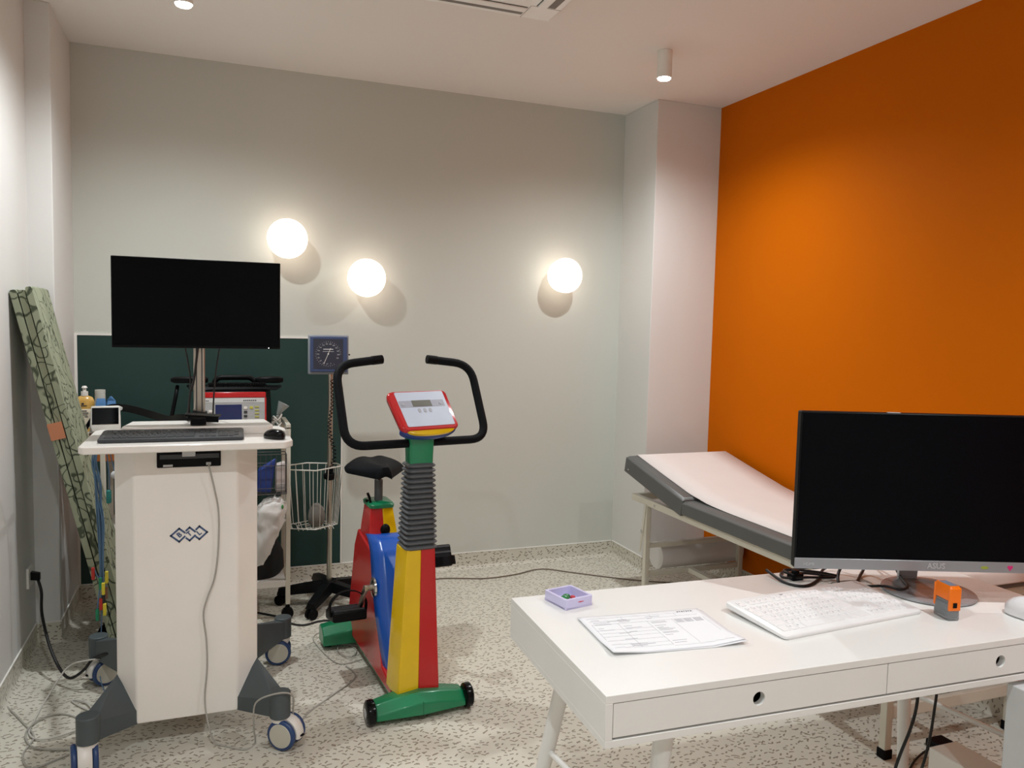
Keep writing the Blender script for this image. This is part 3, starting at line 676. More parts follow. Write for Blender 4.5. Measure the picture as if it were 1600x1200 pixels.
# cranks and pedals
CY, CZ = .345, .40
MB().cyl((-.125, CY, CZ), (.125, CY, CZ), .012, n=16).build('crank_axle', STEEL, bike)
for s_ in (-1, 1):
    MB().lathe([(.0, 0), (.042, 0), (.04, .008), (.022, .014), (.012, .016), (0, .016)], M=Matrix.Translation((s_*.085, CY, CZ)) @ Matrix.Rotation(s_*PI/2, 4, 'Y'), n=32).build('crank_disc', CHROME, bike, smooth=40)
    end = Vector((s_*.135, CY-s_*0+(.07 if s_ < 0 else -.07), CZ+(-.125 if s_ < 0 else .125)))
    st = Vector((s_*.122, CY, CZ))
    d = end-st
    e = MB().hull([st+Vector((dx, 0, 0))+w_ for dx in (-.006, .006) for w_ in (Vector((0, .014, .008)), Vector((0, -.014, -.008)), Vector((0, -.008, .014)), Vector((0, .008, -.014)))]+[end+Vector((dx, 0, 0))+w_ for dx in (-.006, .006) for w_ in (Vector((0, .009, .005)), Vector((0, -.009, -.005)))])
    e.build('crank_arm', STEEL, bike, bevel=.002)
    e = MB(); pc_ = end+Vector((s_*.052, 0, 0))
    ks = 1.6 if s_ < 0 else .92; PT = Matrix.Translation(pc_) @ Matrix.Rotation(R(-12 if s_ < 0 else 62), 4, 'X') @ Matrix.Diagonal((ks, ks, ks, 1)) @ Matrix.Translation(-pc_)
    e.box((pc_.x-.044, pc_.y-.05, pc_.z-.013), (pc_.x+.044, pc_.y+.05, pc_.z+.013), PT); pd = e.build('pedal', BLACK, bike, bevel=.008, seg=3)
    stp = [(pc_.x-.046, pc_.y-.02, pc_.z), (pc_.x-.046, pc_.y-.03, pc_.z+.035), (pc_.x-.02, pc_.y-.035, pc_.z+.06), (pc_.x+.02, pc_.y-.035, pc_.z+.06), (pc_.x+.046, pc_.y-.03, pc_.z+.035), (pc_.x+.046, pc_.y-.02, pc_.z)]
    MB().ribbon([PT @ v for v in smooth_path(stp, 5)], PT.to_3x3() @ Vector((0, 1, 0)), .035, .004).build('strap', RUBBER, pd)
    e = MB()
    for a in range(4): e.box((pc_.x-.04, pc_.y-.042+.026*a, pc_.z+.012), (pc_.x+.04, pc_.y-.034+.026*a, pc_.z+.0165), PT)
    e.build('tread', DGREY, pd)
    MB().cyl(end-Vector((s_*.01, 0, 0)), end+Vector((s_*.02, 0, 0)), .008, n=12).build('pedal_axle', STEEL, pd)

# ------------------------------------------------------------------ exam couch
bed = thing('exam_couch', 'grey vinyl examination couch with cream steel frame and raised head end, along the orange wall', 'exam couch', (2.53, 2.9, 0))
bx0, bx1, by0, by1 = 2.215, 2.865, 2.02, 3.87
for x in (bx0, bx1-.03): BX('side_rail', BEDW, (x, by0, .538), (x+.03, by1, .575), bed, True, .003)
for y in (by0, by1-.03): BX('end_rail', BEDW, (bx0+.03, y, .538), (bx1-.03, y+.03, .575), bed, True, .003)
for x in (bx0, bx1-.03):
    for y in (2.03, 3.70):
        lg_ = BX('leg', BEDW, (x, y, .03), (x+.03, y+.03, .54), bed, True, .003)
        BX('rubber_foot', RUBBER, (x-.004, y-.004, 0), (x+.034, y+.034, .035), lg_, True, .004)
    MB().hull([(x-.006, 3.70, .545), (x-.006, 3.716, .545), (x-.001, 3.70, .545), (x-.001, 3.716, .545), (x-.006, 3.745, .27), (x-.006, 3.76, .27), (x-.001, 3.745, .27), (x-.001, 3.76, .27)]).build('leg_brace', BEDW, bed, True, .001)
    MB().cyl((x-.010, 3.735, .39), (x, 3.735, .39), .009, n=12).build('bolt', CHROME, bed, True)
    MB().cyl((x-.004, 3.62, .556), (x+.001, 3.62, .556), .006, n=12).build('bolt', CHROME, bed, True)
for y, z, hz2 in ((2.03, .165, .022), (3.70, .155, .014), (3.70, .312, .012)):
    BX('crossbar', BEDW, (bx0+.03, y+.004, z-hz2), (bx1-.03, y+.026, z+hz2), bed, True, .002)
BX('long_bar', BEDW, (2.50, 2.05, .142), (2.53, 3.71, .168), bed, True, .002)
# seat cushion
def cushion(y0, y1, zf, name):
    e = MB(); rings = []
    for s_, (yy, k) in enumerate(((y0, .93), (y0+.012, 1), (y1-.012, 1), (y1, .93))):
        rings.append([Vector((x, yy, z)) for x, z in ((2.195, zf-.033*k), (2.195, zf+.026*k), (2.212, zf+.036*k), (2.868, zf+.036*k), (2.885, zf+.026*k), (2.885, zf-.033*k))])
    return e.loft(rings)
cushion(2.0, 3.335, .61, '').build('seat_cushion', VINYL, bed, True, .004, seg=3)
hy, hz = 3.345, .563; ang = R(12); HT = .099
e = MB().loft([[Vector((x, yy, z)) for x, z in ((2.195, .004), (2.195, HT-.012*k), (2.212, HT*k), (2.868, HT*k), (2.885, HT-.012*k), (2.885, .004))] for yy, k in ((0, .90), (.014, 1), (.586, 1), (.60, .92))])
e.bm.transform(Matrix.Translation((0, hy, hz)) @ Matrix.Rotation(ang, 4, 'X'))
e.build('head_cushion', VINYL, bed, True, .004, seg=3)
MB().sphere((2.1955, hy+.55*math.cos(ang), hz+.55*math.sin(ang)+.03), .004).build('button', CHROME, bed, True)
for x in (2.30, 2.78): MB().hull([(x-.012, 3.50, .555), (x+.012, 3.50, .555), (x-.012, 3.515, .555), (x+.012, 3.515, .555), (x-.012, 3.74, .66), (x+.012, 3.74, .66), (x-.012, 3.755, .655), (x+.012, 3.755, .655)]).build('head_support', BEDW, bed, True, .001)
# paper sheet on the couch and roll
bend = []
ca_, sa_ = math.cos(ang), math.sin(ang)
def onhead(d, n_): return (hy+d*ca_-n_*sa_, hz+d*sa_+n_*ca_)
sp_pts = [onhead(.603, .03), onhead(.606, HT-.02), onhead(.598, HT-.002), onhead(.58, HT+.002), onhead(.45, HT+.002), onhead(.30, HT+.002), onhead(.16, HT+.003), onhead(.05, HT+.004), (3.29, .664), (3.20, .654), (3.05, .649), (2.9, .6485), (2.6, .6485), (2.3, .6485), (2.05, .6485), (2.0, .646), (1.993, .60)]
sp_sm = smooth_path([(0, a_, b_) for a_, b_ in sp_pts], 6)
def sheet2(u, v):
    q = sp_sm[min(int(round(u*(len(sp_sm)-1))), len(sp_sm)-1)]
    return Vector((2.262+.60*v, q.y, q.z))
tag(MB().grid(sheet2, len(sp_sm)-1, 4).build('paper_sheet', PAPER, smooth=80, solid=.0012), 'pale pinkish paper sheet covering the grey exam couch', 'paper sheet')
o = MB().cyl((2.345, 3.80, .226), (2.888, 3.80, .226), .076, n=40).build('paper_roll', mat('roll_paper', (222, 220, 218), .7, var=.01), smooth=40)
tag(o, 'large white roll of couch paper held low between the head-end legs of the exam couch', 'paper roll')

# ------------------------------------------------------------------ desk
DR = R(-2)
desk = thing('desk', 'white desk with two drawers with round finger holes and splayed legs, in the right foreground', 'desk', (.747, 1.38, 0), DR)
DL, DW = 1.454, .605
BX('desktop', DESKW, (0, 0, .735), (DL, DW, .752), desk, bevel=.001)
BX('bottom_panel', DESKW, (0, 0, .640), (DL, DW, .656), desk, bevel=.001)
for x in (0, DL-.017): BX('side_panel', DESKW, (x, .0, .656), (x+.017, DW, .735), desk, bevel=.0008)
BX('back_panel', DESKW, (.017, DW-.017, .656), (DL-.017, DW, .735), desk, bevel=.0008)
BX('divider', DESKW, (.7195, .02, .656), (.7345, DW-.017, .735), desk, bevel=.0008)
def drawer(x0, x1):
    hx = (x0+x1)/2; zc = .6975; r_ = .0155; N = 32
    e = MB(); bm = e.bm
    x0 += .0012; x1 -= .0012; z0, z1 = .6575, .7335
    for y in (0,):
        outer = []; inner = []
        for k in range(N):
            a = 2*PI*k/N; inner.append((hx+r_*math.cos(a), zc+r_*math.sin(a)))
            cx, cz = math.cos(a), math.sin(a); s_ = min(((x1-hx)/abs(cx)) if abs(cx) > 1e-6 else 9, ((z1-zc)/abs(cz)) if abs(cz) > 1e-6 else 9)
            outer.append((hx+cx*s_, zc+cz*s_))
        # put true corners in
        ca = [math.atan2(z1-zc, x1-hx), PI-math.atan2(z1-zc, x1-hx), PI+math.atan2(z1-zc, x1-hx), 2*PI-math.atan2(z1-zc, x1-hx)]
        angs = sorted([2*PI*k/N for k in range(N)]+ca)
        inner = [(hx+r_*math.cos(a), zc+r_*math.sin(a)) for a in angs]; outer = []
        for a in angs:
            cx, cz = math.cos(a), math.sin(a); s_ = min(((x1-hx)/abs(cx)) if abs(cx) > 1e-6 else 9, ((z1-zc)/abs(cz)) if abs(cz) > 1e-6 else 9)
            outer.append((hx+cx*s_, zc+cz*s_))
    rings = [[Vector((x, .0005, z)) for x, z in outer], [Vector((x, .0005, z)) for x, z in inner], [Vector((x, .0165, z)) for x, z in inner], [Vector((x, .0165, z)) for x, z in outer]]
    rings.append(rings[0]); e.loft(rings, True, False)
    bmesh.ops.remove_doubles(bm, verts=bm.verts, dist=1e-5)
    d = e.build('drawer', DESKW, desk, smooth=30)
    e = MB(); e.box((x0+.01, .0165, z0+.002), (x0+.022, .5, z1-.01)); e.box((x1-.022, .0165, z0+.002), (x1-.01, .5, z1-.01)); e.box((x0+.022, .0165, z0+.001), (x1-.022, .5, z0+.006)); e.box((x0+.022, .49, z0), (x1-.022, .5, z1-.01))
    e.build('drawer_tray', mat('brown_board', (120, 108, 84), .6), d)
drawer(.017, .727); drawer(.727, DL-.017)
for (x, y, sx, sy) in ((.20, .10, -.12, -.10), (.125, .47, -.09, .10), (DL-.09, .12, .09, -.04), (DL-.16, .50, .09, .06)):
    MB().cyl((x, y, .64), (x+sx, y+sy, .0),   .023, .017, n=24).build('leg', DESKW, desk, smooth=50)
for x0 in (.0, 1):
    if x0 == 0: p, q = (.20-.12*.45, .10-.045, .352), (.125-.09*.45, .47+.045, .352)
    else: p, q = (DL-.09+.09*.45, .12-.018, .352), (DL-.16+.09*.45, .50+.027, .352)
    MB().cyl(p, q, .008, n=12).build('brace', DESKW, desk, smooth=50)
DT = .752
unit = thing('drawer_unit', 'plain light grey cabinet standing under the right end of the white desk', 'cabinet', (2.08, 1.16, 0))
BX('cabinet_body', LGREY, (1.880, .96, .02), (2.26, 1.36, .628), unit, True, .003)
BX('plinth', DGREY, (1.90, .98, 0), (2.24, 1.34, .02), unit, True, 0)
BX('cabinet_front', LGREY, (1.884, .948, .03), (2.256, .9585, .62), unit, True, .002)
t = thing('computer_case', 'white box-shaped computer case on the floor below the right half of the desk', 'computer', (2.01, 1.46, 0))
BX('case_body', WHITE, (1.957, 1.385, .012), (2.066, 1.637, .30), t, True, .003)
BX('case_front', LGREY, (1.962, 1.380, .02), (2.061, 1.3845, .292), t, True, .001)
BX('case_feet', RUBBER, (1.967, 1.40, 0), (2.056, 1.60, .012), t, True, .001)
t = tag(BX('power_adapter', BLACK, (2.44, 1.99, 0), (2.52, 2.06, .03), bevel=.006), 'small black power adapter on the floor behind the white computer case', 'power adapter')
cable('under_desk_cable', [(C2X, 1.66, C2Z) for C2X, C2Z in ((2.0, .628), (2.005, .50), (1.997, .40))] + [(1.985, 1.66, .31), (1.96, 1.66, .22), (1.93, 1.68, .12), (1.95, 1.72, .02), (2.1, 1.85, .006), (2.3, 1.98, .006), (2.44, 2.03, .01)], .004, CABLEB, 'black cable hanging under the desk closest to the white computer case')
cable('under_desk_cable', [(1.925, 1.62, .630), (1.93, 1.66, .52), (1.925, 1.66, .42), (1.905, 1.66, .35), (1.87, 1.67, .24), (1.85, 1.68, .10), (1.88, 1.72, .006), (2.0, 1.85, .006), (2.3, 2.02, .006)], .0045, CABLEB, 'black cable hanging under the desk beside the round desk leg')

# white keyboard
wk, sl2 = keyboard('desk_keyboard', 'slim white full-size keyboard on the white desk in front of the large monitor', (1.535, 1.633, DT), R(4.6), .49, .222, mat('white_keyboard', (236, 236, 236), .35), mat('white_key', (240, 240, 241), .4), mat('faint_legend', (190, 190, 196), .6), .022)
hpM = Matrix.Translation((-.06, .095, .0118+sl2*.206)) 
text('maker_mark', 'hp', .011, INKD, wk, hpM)
mm = mouse('desk_mouse', 'glossy white computer mouse at the right edge of the desk', (2.045, 1.428, DT), R(8), mat('white_gloss', (240, 240, 242), .15), LGREY, 1.2)
MB().lathe([(.0, 0), (.008, 0), (.008, .0006), (0, .0006)], M=Matrix.Translation((-.004, -.012, .0432)) @ Matrix.Rotation(R(-8), 4, 'X')).build('round_mark', INKD, mm)
text('maker_letters', 'hp', .009, WHITE, mm, Matrix.Translation((-.004, -.012, .0442)) @ Matrix.Rotation(R(-8), 4, 'X'))

# large monitor
rz_m = -YAW
bm_ = thing('desk_monitor', 'large black monitor with silver lower bezel on a round metal base, on the white desk', 'monitor', (1.883, 1.592, DT), rz_m)
bz = .846-DT
BX('monitor_housing', BLACK, (-.394, 0, bz), (.394, .03, bz+.440), bm_, bevel=.004)
BX('screen', SCREEN, (-.389, -.0015, bz+.031), (.389, .0005, bz+.435), bm_, bevel=0)
bez = BX('lower_bezel', SILVER, (-.394, -.004, bz), (.394, .0, bz+.030), bm_, bevel=.0015)
BX('webcam_tab', LGREY, (-.155, .004, bz+.4402), (-.12, .012, bz+.4415), bm_, bevel=0)
text('maker_name', 'ASUS', .022, mat('bezel_letter', (196, 198, 204), .3, metal=.5), bez, FRONT(0, -.0045, bz+.015), .0003, bold=.0003)
text('port_mark', 'HDMI', .012, mat('bezel_letter', (196, 198, 204), .3, metal=.5), bez, FRONT(-.355, -.0045, bz+.013), .0003)
e = MB(); 
for dx in (-.0035, .0035): e.cyl((.206+dx, -.0042, bz+.017), (.206+dx, -.0047, bz+.017), .0042, n=16)
e.hull([(.206-.0068, -.0042, bz+.0155), (.206+.0068, -.0042, bz+.0155), (.206, -.0042, bz+.006), (.206-.0068, -.0047, bz+.0155), (.206+.0068, -.0047, bz+.0155), (.206, -.0047, bz+.006)])
e.build('heart_sticker', mat('pink_sticker', (214, 40, 120), .4), bez)
MB().hull([(.135+a*.012, y, bz+.014+b_*.004) for a, b_ in ((-1, 0), (-.5, 1), (.5, 1), (1, 0), (.5, -1), (-.5, -1)) for y in (-.0042, -.0047)]).build('green_sticker', mat('green_sticker', (150, 160, 60), .4), bez)
# base: rotated frame -> work in world coordinates
bc = Vector((1.955, 1.672, DT))
MB().lathe([(0, 0), (.122, 0), (.127, .003), (.125, .008), (.10, .011), (.094, .009), (.088, .0045), (.045, .0035), (0, .0035)], c=bc, n=64).build('base', mat('satin_metal', (150, 152, 155), .25, metal=.15), bm_, True, smooth=40)
e = MB(); back = Vector((.356, .934, 0)); side = Vector((.934, -.356, 0))
pb = bc+back*.102-side*.012+Vector((0, 0, .010)); pt = Vector((1.893, 1.62, .93))+back*.075
def nring(c, hw, ht, z=None): return [c+side*a+back*b_ for a, b_ in ((-hw, -ht), (hw, -ht), (hw, ht), (-hw, ht))]
e.loft([nring(pb, .028, .006), nring(pb*.6+pt*.4+back*.012, .028, .007), nring(pt, .030, .008)]); e.box((0, 0, 0), (0.001, .001, .001), Matrix.Translation(pt))
e.build('neck', mat('neck_silver', (196, 198, 200), .3, metal=.3), bm_, True, .002)
BX('neck_joint', BLACK, (-.03, .03, bz+.06), (.03, .075, bz+.13), bm_, bevel=.003)

# cables on the desk
cz = DT+.004
cable('desk_cable', [(1.60, 1.95, cz+.01), (1.595, 1.86, cz), (1.63, 1.815, cz), (1.71, 1.85, cz), (1.79, 1.91, cz+.01), (1.86, 1.88, cz+.04), (1.85, 1.80, .80), (1.80, 1.74, .90)], .0045, CABLEB, 'black cable sweeping widest around the tangle left of the monitor base')
cable('desk_cable', [(1.80, 1.72, .90), (1.74, 1.86, .80), (1.69, 1.955, cz), (1.63, 1.92, cz+.004), (1.62, 1.885, cz+.004), (1.69, 1.862, cz+.006), (1.77, 1.845, cz+.004), (1.71, 1.89, cz+.008), (1.64, 1.90, cz+.012), (1.66, 1.93, cz+.012), (1.74, 1.89, cz+.01), (1.80, 1.86, cz)], .004, CABLEB, 'black cable looped into the knot at the back edge of the desk')
cable('desk_cable', [(1.83, 1.70, .90), (1.80, 1.84, .80), (1.745, 1.80, cz), (1.80, 1.795, cz), (1.88, 1.85, cz+.005), (1.92, 1.86, .80), (1.89, 1.75, .9)], .0045, CABLEB, 'black cable hanging in a short curve between the cable knot and the monitor base')
cable('desk_cable', [(1.93, 1.70, .90), (1.99, 1.86, .82), (1.97, 1.80, .776), (1.93, 1.74, .768), (1.895, 1.69, .768), (1.855, 1.68, .768), (1.84, 1.72, .766), (1.80, 1.76, cz)], .004, CABLEB, 'black cable lying across the round metal monitor base')
t = tag(MB().box((1.635, 1.87, DT), (1.675, 1.90, DT+.02)).cyl((1.655, 1.885, DT), (1.655, 1.885, DT+.03), .012, n=12).build('cable_tie', BLACK, bevel=.003), 'small black cable tie holding the desk cable tangle together', 'cable tie')
cable('white_desk_cable', [(1.63, 1.80, DT+.003), (1.69, 1.785, DT+.003), (1.74, 1.82, DT+.003), (1.84, 1.81, DT+.003), (1.85, 1.78, DT+.003)], .0018, mat('pale_cable', (196, 193, 186), .5), 'thin pale cable on the desk behind the white keyboard')

# stamp
st_ = thing('rubber_stamp', 'orange self-inking rubber stamp standing on the desk between keyboard and mouse', 'stamp', (1.830, 1.505, DT), R(-12)); st_.scale = (1.12, 1.12, 1.2)
MB().loft([[Vector((x, y, z)) for x, y in rrect(hx, hy, .003, 3)] for z, hx, hy in ((0, .0135, .026), (.004, .0145, .027), (.036, .0135, .026))]).build('clear_base', CLEARG, st_)
MB().loft([[Vector((x, y, z)) for x, y in rrect(hx, hy, .004, 3)] for z, hx, hy in ((.045, .0145, .028), (.072, .0145, .028), (.077, .012, .025))]).build('handle_top', ORP, st_, smooth=50)
for y in (-.0285, .0215): BX('handle_side', ORP, (-.0155, y, .022), (.0155, y+.007, .074), st_, bevel=.003)
BX('label_window', BLACK, (-.006, -.0296, .030), (.004, -.0284, .041), st_, bevel=0)
BX('top_label', mat('label_blue_grey', (120, 130, 150), .3), (-.010, -.020, .0768), (.010, .020, .0776), st_, bevel=0)
MB().box((-.012, -.022, .006), (.012, .022, .044)).build('ink_core', mat('core_grey', (120, 124, 128), .5), st_, bevel=.002)

# lilac tray with pins
bx = thing('lilac_box', 'small open lilac box on the left back corner of the desk, holding coloured pins', 'box', (.905, 1.905, DT), R(12))
hx, hy_, hh, w_ = .045, .049, .028, .007
MB().box((-hx, -hy_, 0), (hx, hy_, .006)).build('box_bottom', LILAC, bx, bevel=.001)
e = MB(); e.loft([[Vector((x, y, z)) for x, y in rrect(hx-d, hy_-d, .004, 2)] for z, d in ((.002, 0), (hh, 0), (hh, w_), (.006, w_))], True, False); e.build('box_wall', LILAC, bx, smooth=40)
MB().hull([(.005+a*.010, y, .017+b_*.0018) for a, b_ in ((-1, .4), (-.2, 1), (.9, .5), (1, -.4), (.1, -1), (-.7, -.7)) for y in (-hy_-.0004, -hy_+.001)]).build('red_mark', mat('red_print', (200, 80, 100), .5), bx)
for k, (x, y, r_, m, lab) in enumerate(((-.012, .0, .013, 'g', 'bright green pin head in the lilac box, the larger'), (.004, .014, .011, 'g', 'green pin head at the back of the lilac box'), (.018, .004, .008, 'r', 'small red pin in the lilac box, nearest its right side'), (.012, -.012, .006, 'r', 'small red pin at the front of the lilac box'), (-.024, -.008, .009, 'g', 'green pin at the left in the lilac box'))):
    mm_ = mat('pin_green', (22, 120, 66), .25, coat=.5) if m == 'g' else mat('pin_red', (190, 50, 60), .3)
    w3 = Matrix.Translation((.905, 1.905, DT)) @ Matrix.Rotation(R(12), 4, 'Z') @ Vector((x, y, .006))
    t = thing('push_pin', lab, 'pin', w3, k*1.3, 'pins in the lilac box')
    MB().sphere((0, 0, r_*.6), r_, (1, 1, .6), 8).build('pin_head', mm_, t)
    MB().cyl((0, 0, r_*.5), (r_*1.2, r_*.6, r_*.35), .0012, n=6).build('pin_shaft', CHROME, t)

# paper forms
for k, (dz, rot_, dx, lab) in enumerate(((.0, R(-6.5), .004, 'plain white paper sheet underneath the printed form on the desk'), (.0016, R(-5), 0, 'white printed form with ruled boxes lying on the left half of the desk'))):
    pf = thing('paper_form' if k else 'paper_sheet_under', lab, 'paper', (1.035+dx, 1.652-dx, DT+dz), rot_)
    def pg(u, v):
        x = -.172+.344*u; y = -.118+.236*v; c = max(0, 1-abs(u)*4)*max(0, 1-v*3)+max(0, (u-.75)*4)*max(0, 1-v*3)*1.6+.35*(1-u)**3
        return Vector((x, y, .0012+.006*c))
    MB().grid(pg, 24, 16).build('sheet', PAPERW, pf, smooth=80, solid=.0005)
    if k:
        rnd = random.Random(3)
        def mark(e, x0, y0, x1, y1):   # flat bar following the sheet
            N = 6
            a = [pg((x0+(x1-x0)*i/N+.172)/.344, ((y0+y1)/2+.118)/.236).z for i in range(N+1)]
            for i in range(N):
                xa = x0+(x1-x0)*i/N; xb = x0+(x1-x0)*(i+1)/N; z = max(a[i], a[i+1])+.0004
                e.box((xa, y0, z-.0002), (xb, y1, z))
        e = MB()
        for y in (.098, .078, .058, .020, .0, -.02, -.045, -.07, -.09): mark(e, -.155, y, -.005 if y < .05 else .15, y+.0007)
        for x in (-.155, -.085, -.005, .065): 
            for y0, y1 in ((-.09, .058),): 
                if x in (-.155, -.005, .065) or 1: mark(e, x, y0, x+.0007, y1)
        for x, y in ((-.06, .078), (.02, .078), (.09, .078)): mark(e, x, y, x+.0007, y+.02)
        mark(e, -.005, -.098, .155, -.0973); mark(e, .155, -.098, .1557, .06)
        e.build('ruled_lines', INK, pf)
        e = MB()
        for i in range(44):
            x = rnd.choice([-.15, -.08, -.0, .0, -.11]); y = rnd.uniform(-.088, .09); w2 = rnd.uniform(.012, .045); y = round(y/.006)*.006+.002
            mark(e, x+.003, y, x+.003+w2, y+.0018)
        for i in range(5):
            for x in (.07, .096, .124): mark(e, x, .054-i*.0045, x+.023, .056-i*.0045)
        e.build('printed_text', INK, pf)
        e = MB()
        for i in range(7): mark(e, .104+i*.0065, .101+(i % 2)*.0015, .108+i*.0065, .107)
        e.build('handwritten_note', INKD, pf)

# ------------------------------------------------------------------ second cart (behind)
c2 = thing('medical_trolley', 'white steel medical trolley with shelves standing behind the computer cart', 'trolley', (-.07, 4.16, 0))
ax0, ax1, ay0, ay1 = -.485, .362, 4.02, 4.33
for x in (ax0, ax1-.022):
    for y in (ay0, ay1-.022): BX('post', BEDW, (x, y, .075), (x+.022, y+.022, .975 if x > 0 else .96), c2, True, .002)
BX('push_rail', BEDW, (ax1-.022, ay0, .965), (ax1, ay1, .99), c2, True, .002)
BX('top_shelf', WHITE, (ax0, ay0, .930), (ax1-.022, ay1, .947), c2, True, .002)
BX('wooden_drawer', WOOD, (ax0-.018, ay0+.001, .835), (-.2, ay1-.04, .888), c2, True, .003)
BX('middle_shelf', WHITE, (ax0, ay0, .50), (ax1-.022, ay1, .515), c2, True, .002)
BX('bottom_shelf', WHITE, (ax0, ay0, .168), (ax1-.022, ay1, .20), c2, True, .002)
for x in (ax0+.011, ax1-.011):
    for y in (ay0+.011, ay1-.011):
        cs = MB().cyl((x, y, .075), (x, y, .055), .009, n=12).hull([(x-.012, y-.02, .06), (x+.012, y-.02, .06), (x-.012, y+.02, .06), (x+.012, y+.02, .06), (x-.01, y-.01, .03), (x+.01, y-.01, .03), (x-.01, y+.01, .03), (x+.01, y+.01, .03)]).build('caster', BLACK, c2, True, .002)
        MB().cyl((x-.002, y-.018, .0295), (x-.002, y+.010, .0295), .0295, n=28).build('wheel', RUBBER, cs, True, .003)
BX('side_tray', WHITE, (-.622, ay0+.03, .936), (ax0+.001, ay1, .947), c2, True, .002)
# wooden block under the device
o = BX('wooden_box', WOODD, (-.532, 4.055, .947), (-.372, 4.15, .963), bevel=.002); tag(o, 'flat brown wooden box with pale lid under the small white device on the trolley', 'box')
o2 = BX('box_lid', WHITE, (-.534, 4.053, .963), (-.382, 4.152, .971), o, bevel=.001)
dv_ = thing('patient_monitor_device', 'small white device with a black screen on the trolley left of the computer cart', 'medical device', (-.466, 4.078, .971), R(4))
MB().hull([(-.062, -.03, 0), (.062, -.03, 0), (-.062, .045, 0), (.062, .045, 0), (-.064, -.03, .028), (.064, -.03, .028), (-.060, .0, .116), (.061, .0, .116), (-.060, .03, .112), (.061, .03, .112)]).build('device_body', WHITE, dv_, bevel=.006, seg=3)
e = MB().box((-.055, -.0025, -.039), (.055, .0015, .039), Matrix.Translation((0, -.0165, .0705)) @ Matrix.Rotation(R(-18), 4, 'X')); e.build('screen', SCREEN, dv_, bevel=.002)
MB().hull([(.058, .0, .114), (.058, .03, .112), (.080, .01, .102), (.080, .03, .10), (.06, .0, .09), (.06, .03, .09)]).build('side_clip', WHITE, dv_, bevel=.002)
# bottles and packets
b1 = thing('soap_bottle', 'amber liquid soap bottle with white pump top on the trolley behind the folded mattress', 'bottle', (-.572, 4.23, .947))
def brings(pf, dy=.6): return [[Vector((r_*math.cos(2*PI*k/24), r_*dy*math.sin(2*PI*k/24), z)) for k in range(24)] for r_, z in pf]
MB().loft(brings([(.026, 0), (.031, .01), (.037, .08), (.042, .13), (.042, .15), (.034, .168), (.015, .175)])).build('bottle_body', AMBER, b1, smooth=60)
MB().loft(brings([(.0335, .02), (.0405, .09), (.042, .11), (.036, .116)], .62)).build('label', mat('cream_label', (226, 214, 190), .5), b1, smooth=60)
e = MB()
for k, (x0, x1, z) in enumerate(((-.014, .012, .102), (-.018, .018, .092), (-.016, .014, .083), (-.012, .016, .074))): e.box((x0, -.0265+.0008*k, z), (x1, -.0235, z+.004))
e.box((-.010, -.0262, .134), (.0, -.022, .142)); e.box((-.012, -.0266, .127), (.012, -.022, .131)); e.build('label_print', INKD, b1)
MB().cyl((0, 0, .174), (0, 0, .196), .0155, n=20).cyl((0, 0, .196), (0, 0, .212), .008, n=16).cyl((0, 0, .212), (0, 0, .222), .014, .008, n=20).build('pump_top', WHITE, b1, bevel=.001)
b2 = thing('white_cap_bottle', 'bottle with a ribbed pale cap behind the blue packets on the trolley', 'bottle', (-.512, 4.285, .947))
MB().lathe([(0, 0), (.026, 0), (.026, .13), (.022, .15), (0, .15)], n=28).build('bottle_body', LGREY, b2)
MB().lathe([(0, .148), (.0235, .148), (.0235, .175), (.0225, .176), (.0225, .178), (.0235, .179), (.0235, .198), (0, .198)], n=28).build('cap', mat('pale_cap', (206, 204, 194), .4), b2)
for (x, y, hx, h, lab, tp_) in ((-.500, 4.215, .022, .168, 'light blue packet standing behind the white device, the left one', 0), (-.455, 4.215, .020, .160, 'light blue packet with a folded top behind the white device, the right one', 1)):
    t = thing('blue_packet', lab, 'packet', (x, y, .947), 0, 'blue packets on the trolley')
    h -= .0
    MB().hull([(-hx, -.018, 0), (hx, -.018, 0), (-hx, .018, 0), (hx, .018, 0), (-hx, -.018, h-.03), (hx, -.018, h-.03), (-hx, .018, h-.03), (hx, .018, h-.03), (-hx*.8, -.008, h-.004), (hx*.8, -.008, h-.004)]).build('packet_body', BLUEP, t, bevel=.003)
    if tp_: MB().hull([(-hx, -.01, h-.006), (-.004, -.012, h+.014), (hx*.9, -.01, h-.01), (-hx, .01, h-.006), (0, .012, h+.012), (hx*.9, .01, h-.012), (0, 0, h-.02)]).build('folded_top', BLUEP, t, bevel=.002)
# defibrillator
df = thing('defibrillator', 'black and red defibrillator with grey control panel and blue screen on the trolley', 'defibrillator', (.09, 4.16, .947))
dz = .9475
MB().hull([(x, y, z) for x, y, z in ((-.07, 4.04, dz), (.25, 4.04, dz), (-.09, 4.26, dz), (.29, 4.26, dz), (-.07, 4.06, dz+.205), (.235, 4.06, dz+.205), (-.09, 4.25, dz+.205), (.28, 4.25, dz+.205))]).build('housing', BLACK, df, True, .008, seg=3)
DM = Matrix.Translation((.095, 4.038, dz+.09)) @ Matrix.Rotation(R(-5.5), 4, 'X') @ Matrix.Rotation(PI/2, 4, 'X')
def dfp(name, m, a, b_, z0, z1, par=df, bev=.001): return MB().box((a[0], a[1], z0), (b_[0], b_[1], z1), DM).build(name, m, par, True, bev)
fp = dfp('control_panel', mat('panel_grey', (176, 178, 178), .45), (-.155, -.085), (.145, .085), -.004, .004)
dfp('red_band', RED, (-.158, .085), (.150, .112), -.006, .006, df, .003)
dfp('red_edge', RED, (.145, -.085), (.152, .085), -.004, .005)
dfp('white_strip', mat('strip_white', (212, 214, 214), .4), (-.153, .062), (.143, .083), .004, .0048, fp, 0)
dfp('screen', mat('screen_blue', (30, 42, 92), .2), (-.083, -.038), (.038, .052), .004, .0055, fp)
